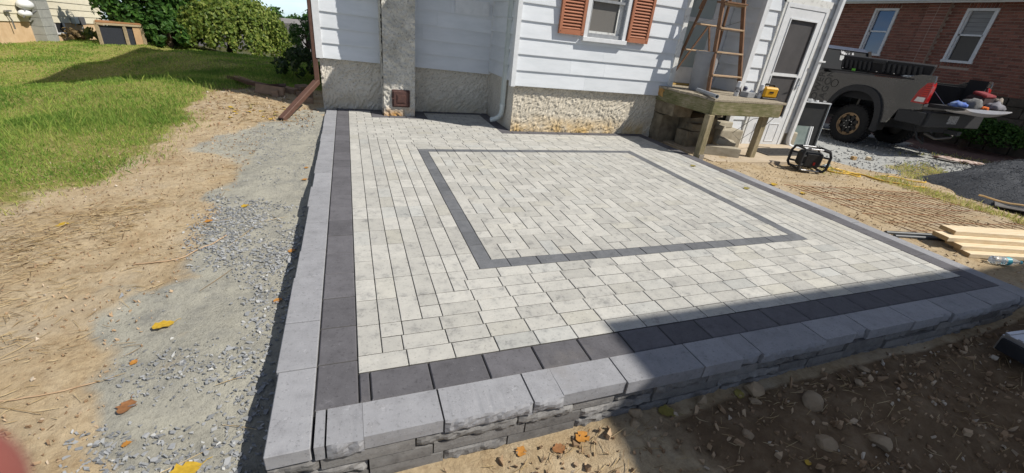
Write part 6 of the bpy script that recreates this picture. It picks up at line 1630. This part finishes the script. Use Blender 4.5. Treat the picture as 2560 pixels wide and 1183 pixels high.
def leafm(c):
    k = tuple(c)
    if k not in M_lf: M_lf[k] = mat('fallen_leaf', c, tuple(v * .7 for v in c), 60, .6, .3, 90, .002)
    return M_lf[k]
YEL, OR, BR, OL = (.50, .32, .03), (.44, .20, .04), (.27, .125, .05), (.28, .235, .06)
def leaf(x, y, L, rot, c, label, z=None, seed=0, curl=.18, group=None):
    q_ = random.Random(seed); n = 9; mb = MB(); z = tz(x, y) + .006 if z is None else z
    R = Rz(rot)
    for i in range(n):
        t = i / (n - 1); w = L * .30 * math.sin(math.pi * min(1, .06 + t * .94)) ** .75 * (1 + .12 * math.sin(9 * t + seed))
        w *= 1.25 + .35 * math.sin(21 * t + 2 * seed) * (.3 + .7 * math.sin(math.pi * t)); zz = L * .05 * math.sin(t * 4.0 + seed) + L * .04
        for s in (-1, 0, 1): mb.v.append(tuple(Vector((x, y, z)) + R @ Vector(((t - .5) * L, s * w, zz + abs(s) * w * curl * (1 + .3 * math.sin(5 * t + seed + s))))))
    for i in range(n - 1):
        for k in range(2): mb.f.append((3*i+k, 3*i+3+k, 3*i+4+k, 3*i+1+k))
    a = Vector(mb.v[-2]); st = MB().tube([a, a + R @ Vector((L * .18, .004, .004)), a + R @ Vector((L * .34, L * .08, -.002))], L * .012, 5)
    n0 = len(mb.v); mb.v += st.v; mb.f += [tuple(k + n0 for k in f) for f in st.f]
    o = mb.build('fallen_leaf', leafm(c), None, True, 0, (x, y, z)); tag(o, label, 'leaf', group or 'fallen leaves around the patio')
for i, a in enumerate([
 (-.555, -.195, .095, .5, YEL, 'large bright yellow leaf on the slate chips at the bottom edge'),
 (-.855, .64, .085, .6, YEL, 'curled yellow leaf on the grey dust half way down the left side'),
 (-.835, .16, .075, 1.5, BR, 'brown curled leaf standing on the grey dust near the bottom left'),
 (-.895, .41, .035, 1.2, OR, 'tiny orange leaf scrap where the tan soil meets the grey dust'),
 (-1.75, 1.87, .07, .2, YEL, 'yellow leaf alone on the tan soil at the left'),
 (-.76, 2.05, .06, .5, YEL, 'yellow leaf on the upper edge of the slate chips'),
 (-.93, 1.80, .06, .4, OR, 'orange yellow leaf at the left tip of the slate chip patch'),
 (-.385, .735, .05, 1.0, OR, 'orange leaf at the coping shadow half way along the left wall'),
 (-.372, 1.28, .055, 1.3, OR, 'orange leaf caught in the coping shadow beside the slate chips'),
 (-.385, 2.55, .05, .8, OR, 'brown orange leaf at the coping edge above the slate chips'),
 (-.39, 2.85, .045, .3, OR, 'small leaf at the coping edge furthest up the left wall'),
 (-.78, -.01, .03, .3, OR, 'tiny orange leaf bit low on the grey dust'),
 (1.33, -.345, .085, -.5, OL, 'long olive leaf lying on the shaded soil below the coping'),
 (1.77, -.72, .035, .5, YEL, 'small bright yellow leaf on the shaded soil'),
 (.88, -.355, .075, .4, OR, 'crumpled tan leaf in the sun against the front wall'),
 (.76, -.375, .06, .1, BR, 'brown crumpled leaf low in the sunlit soil by the front wall'),
 (.60, -.35, .05, .9, OR, 'orange leaf nearest the left end of the front wall base'),
 (1.75, -.35, .06, 1.0, OL, 'dry olive leaf on top of the blocky rock'),
 (4.62, 2.0, .09, .4, YEL, 'yellow curled leaf beside the patio edge left of the rusty mesh'),
 (4.75, 1.72, .08, .0, YEL, 'yellow leaf at the near corner of the rusty mesh'),
 (5.3, 1.55, .06, .6, OR, 'small tan leaf within the rusty mesh')]): leaf(*a, seed=i)
for i, (x, y, c, lb) in enumerate([(3.95, 2.62, OL, 'olive leaf on the light pavers near the landing post'), (4.0, 1.83, OL, 'greenish curled leaf on the light pavers by the right border')]): leaf(x, y, .075, .2, c, lb, .004, 60 + i)
for i in range(26):
    x, y = r.uniform(-1.5, -.6), r.uniform(4.7, 5.5); leaf(x, y, r.uniform(.04, .07), r.uniform(0, 6), YEL if i % 3 else OL, 'small yellow leaf in the litter near the brown downspout end', None, 100 + i, group='yellow leaf litter')
# rubble at the house corner and broken gutter pieces
M_rub_b = mat('rubble_brick', (.27, .185, .125), (.19, .13, .09), 8, .92, .4, 50, .006, rnd=.15)
for i, (x, y, s, a, lb) in enumerate([(-.62, 6.05, (.22, .11, .10), .3, 'tan brick lying flat at the front of the rubble heap'), (-.85, 6.35, (.22, .12, .09), -.5, 'brick tilted on top of the rubble heap by the corner'), (-.68, 6.5, (.2, .14, .13), .9, 'thick brick at the back of the rubble heap'), (-.98, 6.0, (.16, .10, .09), 1.2, 'short brick at the left end of the rubble heap'), (-.55, 5.72, (.13, .09, .08), .1, 'small brick next to the brown downspout extension'), (-1.05, 6.55, (.24, .12, .07), -.2, 'long brick behind the broken gutter trough')]):
    o = rock_box((x, y, tz(x, y) + s[2] * .4), s, 'rubble_brick', M_rub_b, None, a, .05, 30 + i, (.15 * (i % 3 - 1), .1 * (i % 2))); tag(o, lb, 'brick', 'rubble bricks at the house corner')
gt = thing('broken_gutter', (-1.3, 6.5, .05), 'bent brown gutter length lying on the lawn edge', 'gutter')
pts = [(-1.85, 7.35), (-1.65, 6.95), (-1.42, 6.55), (-1.15, 6.25), (-.92, 6.15)]
mb = MB()
for i, p in enumerate(pts):
    zz = tz(*p) + .03 + .02 * i; d = Vector((.6, -.75, 0)).normalized(); s_ = Vector((d.y, -d.x, 0))
    for k, (u, h) in enumerate(((-.06, .05), (-.05, 0), (.05, 0), (.06, .05), (.048, .01), (-.048, .01))): q_ = Vector((p[0], p[1], zz)) + s_ * u + Vector((0, 0, h)); mb.v.append(tuple(q_))
for i in range(4):
    for k in range(6): mb.f.append((6*i+k, 6*i+(k+1) % 6, 6*i+6+(k+1) % 6, 6*i+6+k))
mb.build('trough', M_brown, gt)
bo = MB().bar((-1.28, 6.12, .12), (-.88, 5.92, .11), .03, .13, (0, .3, 1), .004).build('brown_board', M_rub_b, None); tag(bo, 'short brown board standing on edge beside the bent gutter', 'board')
# plastic scraps by the mulch bed
M_scr = mat('pale_scrap', (.50, .40, .35), (.16, .09, .07), 8, .7, lo=.48, hi=.56)
for i, (x, y, s) in enumerate([(11.75, 3.75, .5), (12.1, 3.5, .45), (12.45, 3.25, .4)]):
    o = lump((x, y, tz(x, y) + .04), (s * .55, .17, .035), M_scr, 'paper_scrap', ('largest torn pale paper scrap, nearest the truck, at the mulch edge', 'torn pale paper scrap in the middle of the mulch edge', 'torn pale paper scrap furthest from the truck at the mulch edge')[i], 'scrap', 80 + i, -.6); o['group'] = 'paper scraps by the mulch'
o = lump((12.9, 2.6, tz(12.9, 2.6) + .05), (.45, .18, .07), mat('black_bag', (.015, .014, .013), (.05, .045, .045), 9, .3, .6, 12, .03), 'black_plastic', 'crumpled shiny black plastic lying by the brown mulch bed', 'plastic', 90, -.5)
o = lump((13.6, 1.9, tz(13.6, 1.9) + .05), (.3, .14, .06), mat('brown_bag', (.03, .02, .018), (.06, .04, .035), 9, .4, .6, 12, .03), 'brown_debris', 'dark brown crumpled debris at the right edge by the mulch', 'debris', 91, -.2)
for i, (x, y) in enumerate([(8.35, 3.5), (9.15, 3.72), (8.1, 4.55)]):
    o = rock_box((x, y, tz(x, y) + .03), (.09, .06, .06), 'wood_offcut', M_lumend if i != 1 else M_lum, None, i, .05, 95 + i)
    tag(o, ['tan offcut on the gravel right behind the jobsite radio', 'pale square offcut on the gravel in front of the truck wheel', 'small reddish offcut on the gravel near the black board'][i], 'offcut')
tw = MB().tube(ground_path([(-1.18, 1.28), (-1.0, 1.3), (-.86, 1.42), (-.78, 1.55)], .004, .004), .004, 5).build('twig', M_rung, None, True); tag(tw, 'pale dry twig lying on the tan soil by the slate chips', 'twig')
tw = MB().tube(ground_path([(-1.42, .30), (-1.2, .28), (-.98, .33)], .003, .004), .003, 5).build('twig', M_rung, None, True); tag(tw, 'thin straight twig low on the tan soil at the left', 'twig')

# ================================================================== HOUSE BEHIND THE CAMERA (casts the foreground shade)
kk = 4.75
ex, ey, ez = 1.18 + .84 * kk, .085 - .545 * kk, 1.065 * kk
bk = thing('rear_house', (ex + 4, ey - 4, 0), 'two storey house behind the photographer that shades the foreground', 'house')
MB().box(ex + .3, ex + 9, ey - 10, ey - .3, -.5, ez - .06).build('wall', M_siding, bk)
MB().box(ex, ex + 9.3, ey - 10.3, ey, ez - .12, ez).build('eave', M_trim, bk)
loft(MB(), [(ex + .05, ey - .05, ez), (ex + 9.25, ey - .05, ez), (ex + 9.25, ey - 10.25, ez), (ex + .05, ey - 10.25, ez)], [(ex + 4.2, ey - 4.2, ez + 1.9), (ex + 5, ey - 4.2, ez + 1.9), (ex + 5, ey - 6, ez + 1.9), (ex + 4.2, ey - 6, ez + 1.9)]).build('roof', M_roof, bk)
for (a, z0) in ((1.5, .9), (5, .9), (1.5, 3.3), (5, 3.3)):
    w = MB().box(ex + a, ex + a + 1.1, ey - .3, ey - .26, z0, z0 + 1.3).build('window', M_trim, bk); MB().box(ex + a + .08, ex + a + 1.02, ey - .262, ey - .25, z0 + .08, z0 + 1.22).build('pane', M_glassd, w)

# ================================================================== THE PHOTOGRAPHER (a fingertip reaches into the lens corner)
def skin_obj(name, nodes, edges, m, parent, sub=2, base=(0, 0, 0)):
    """nodes: dict name -> (pos, radius); grown with a Skin modifier"""
    keys = list(nodes); me = bpy.data.meshes.new(name)
    me.from_pydata([tuple(Vector(nodes[k][0]) - Vector(base)) for k in keys], [(keys.index(a), keys.index(b)) for a, b in edges], [])
    o = bpy.data.objects.new(name, me); COL.objects.link(o)
    if parent is not None: o.parent = parent
    o.modifiers.new('skin', 'SKIN')
    for i, k in enumerate(keys):
        rr_ = nodes[k][1]; rr_ = rr_ if hasattr(rr_, '__len__') else (rr_, rr_)
        me.skin_vertices[0].data[i].radius = rr_; me.skin_vertices[0].data[i].use_root = (i == 0)
    s = o.modifiers.new('sub', 'SUBSURF'); s.levels = sub; s.render_levels = sub
    me.materials.append(m); return o
M_skin = mat('skin', (.30, .10, .08), (.22, .065, .055), 30, .55, .15, 200, .0006)
M_shirt = mat('dark_shirt', (.06, .07, .09), None, 10, .9, .2, 60); M_jean = mat('jeans', (.05, .07, .12), None, 20, .9, .2, 80)
pb_ = Vector((-.13, -1.86, tz(-.13, -1.86)))
person = thing('person', tuple(pb_), 'blurred reddish fingertip of the photographer at the lower left picture corner', 'person')
gz = pb_.z
cx, cy = -.13, -1.86; fwd = Vector((.375, .927, 0)); rt_ = Vector((.927, -.375, 0))
def PP(r_, f_, z_): return tuple(Vector((cx, cy, gz)) + rt_ * r_ + fwd * f_ + Vector((0, 0, z_)))
CAM = Vector((.0392, -1.3752, 1.3025)); cr, cu_, cb = Vector((.9373, -.3342, .0995)), Vector((.0570, .4274, .9023)), Vector((-.3441, -.8400, .4197))
cr, cu_, cb = [Vector(rot.to_3x3().col[i]) for i in range(3)]
def K(a, b, c): return tuple(CAM + cr * a + cu_ * b + cb * c)
body = {'pelvis': (PP(0, 0, .93), (.15, .11)), 'waist': (PP(0, 0, 1.08), (.14, .10)), 'chest': (PP(0, 0, 1.30), (.165, .115)), 'neck': (PP(0, .01, 1.47), .055),
 'hipl': (PP(-.10, 0, .86), .09), 'kneel': (PP(-.12, .03, .49), .06), 'anklel': (PP(-.12, 0, .09), .042), 'toel': (PP(-.13, .17, .035), .04),
 'hipr': (PP(.10, 0, .86), .09), 'kneer': (PP(.12, .03, .49), .06), 'ankler': (PP(.12, 0, .09), .042), 'toer': (PP(.13, .17, .035), .04),
 'shl': (PP(-.19, 0, 1.40), .062), 'ell': (PP(-.27, .16, 1.22), .045), 'wrl': (K(-.155, -.105, .045), .027), 'shr': (PP(.19, 0, 1.40), .062), 'elr': (PP(.30, .16, 1.22), .045), 'wrr': (K(.215, -.09, .06), .027),
 'chin': (PP(0, .06, 1.57), (.062, .07)), 'face': (PP(0, .05, 1.64), (.075, .09)), 'crown': (PP(0, .03, 1.72), (.07, .085))}
skin_obj('body', body, [('pelvis', 'waist'), ('waist', 'chest'), ('chest', 'neck'), ('neck', 'chin'), ('chin', 'face'), ('face', 'crown'), ('pelvis', 'hipl'), ('hipl', 'kneel'), ('kneel', 'anklel'), ('anklel', 'toel'), ('pelvis', 'hipr'), ('hipr', 'kneer'), ('kneer', 'ankler'), ('ankler', 'toer'), ('chest', 'shl'), ('shl', 'ell'), ('ell', 'wrl'), ('chest', 'shr'), ('shr', 'elr'), ('elr', 'wrr')], M_shirt, person, 2, pb_)
lh = {'wrist': (K(-.155, -.105, .045), .026), 'palm': (K(-.118, -.066, .030), (.030, .018)), 'palm2': (K(-.104, -.050, .020), (.034, .014)),
 'i1': (K(-.096, -.040, .000), .0092), 'i2': (K(-.083, -.034, -.026), .0086), 'i3': (K(-.066, -.029, -.038), .0090), 'i4': (K(-.0555, -.0255, -.0425), .0084), 'i5': (K(-.0525, -.0243, -.0435), .0055),
 'm1': (K(-.104, -.020, -.002), .0092), 'm2': (K(-.100, -.006, -.016), .0084), 'm3': (K(-.094, .006, -.012), .0072),
 'r1': (K(-.116, -.010, .004), .0088), 'r2': (K(-.114, .008, -.008), .0080), 'r3': (K(-.108, .020, -.004), .0070),
 'p1': (K(-.128, -.002, .014), .0078), 'p2': (K(-.128, .014, .004), .0070), 'p3': (K(-.122, .024, .004), .0062),
 't1': (K(-.106, -.078, .036), .0115), 't2': (K(-.075, -.070, .028), .0102), 't3': (K(-.046, -.050, .021), .0086)}
skin_obj('hand', lh, [('wrist', 'palm'), ('palm', 'palm2'), ('palm2', 'i1'), ('i1', 'i2'), ('i2', 'i3'), ('i3', 'i4'), ('i4', 'i5'), ('palm2', 'm1'), ('m1', 'm2'), ('m2', 'm3'), ('palm2', 'r1'), ('r1', 'r2'), ('r2', 'r3'), ('palm2', 'p1'), ('p1', 'p2'), ('p2', 'p3'), ('palm', 't1'), ('t1', 't2'), ('t2', 't3')], M_skin, person, 2, pb_)
rh = {k: (tuple(CAM + cr * (.135 - (Vector(v[0]) - CAM).dot(cr)) + cu_ * ((Vector(v[0]) - CAM).dot(cu_) * .8) + cb * ((Vector(v[0]) - CAM).dot(cb) * .35 + .018)), v[1]) for k, v in lh.items()}
rh['wrist'] = (K(.215, -.09, .06), .026)
skin_obj('hand', rh, [('wrist', 'palm'), ('palm', 'palm2'), ('palm2', 'i1'), ('i1', 'i2'), ('i2', 'i3'), ('i3', 'i4'), ('i4', 'i5'), ('palm2', 'm1'), ('m1', 'm2'), ('m2', 'm3'), ('palm2', 'r1'), ('r1', 'r2'), ('r2', 'r3'), ('palm2', 'p1'), ('p1', 'p2'), ('p2', 'p3'), ('palm', 't1'), ('t1', 't2'), ('t2', 't3')], M_skin, person, 2, pb_)
MB().lathe([(.055, 1.545 + gz), (.078, 1.58 + gz), (.082, 1.66 + gz), (.075, 1.74 + gz), (.04, 1.785 + gz), (.003, 1.79 + gz)], 20, (cx + fwd.x * .015, cy + fwd.y * .015, 0)).build('hair', mat('hair', (.03, .02, .015), None, 40, .7, .5, 120), person, True)
phone = thing('phone', K(.055, -.02, .012), 'dark smartphone held up by the photographer', 'phone')
Rc = rot.to_3x3()
MB().obox(K(.058, -.022, .0125), (.158, .075, .008), Rc, .003).build('body', M_blk, phone)
MB().obox(K(.058, -.022, .0170), (.150, .068, .0006), Rc).build('screen', M_glassd, phone)
MB().obox(K(-.004, .0, .0075), (.022, .022, .0015), Rc, .0006).build('camera_bump', M_blk, phone)
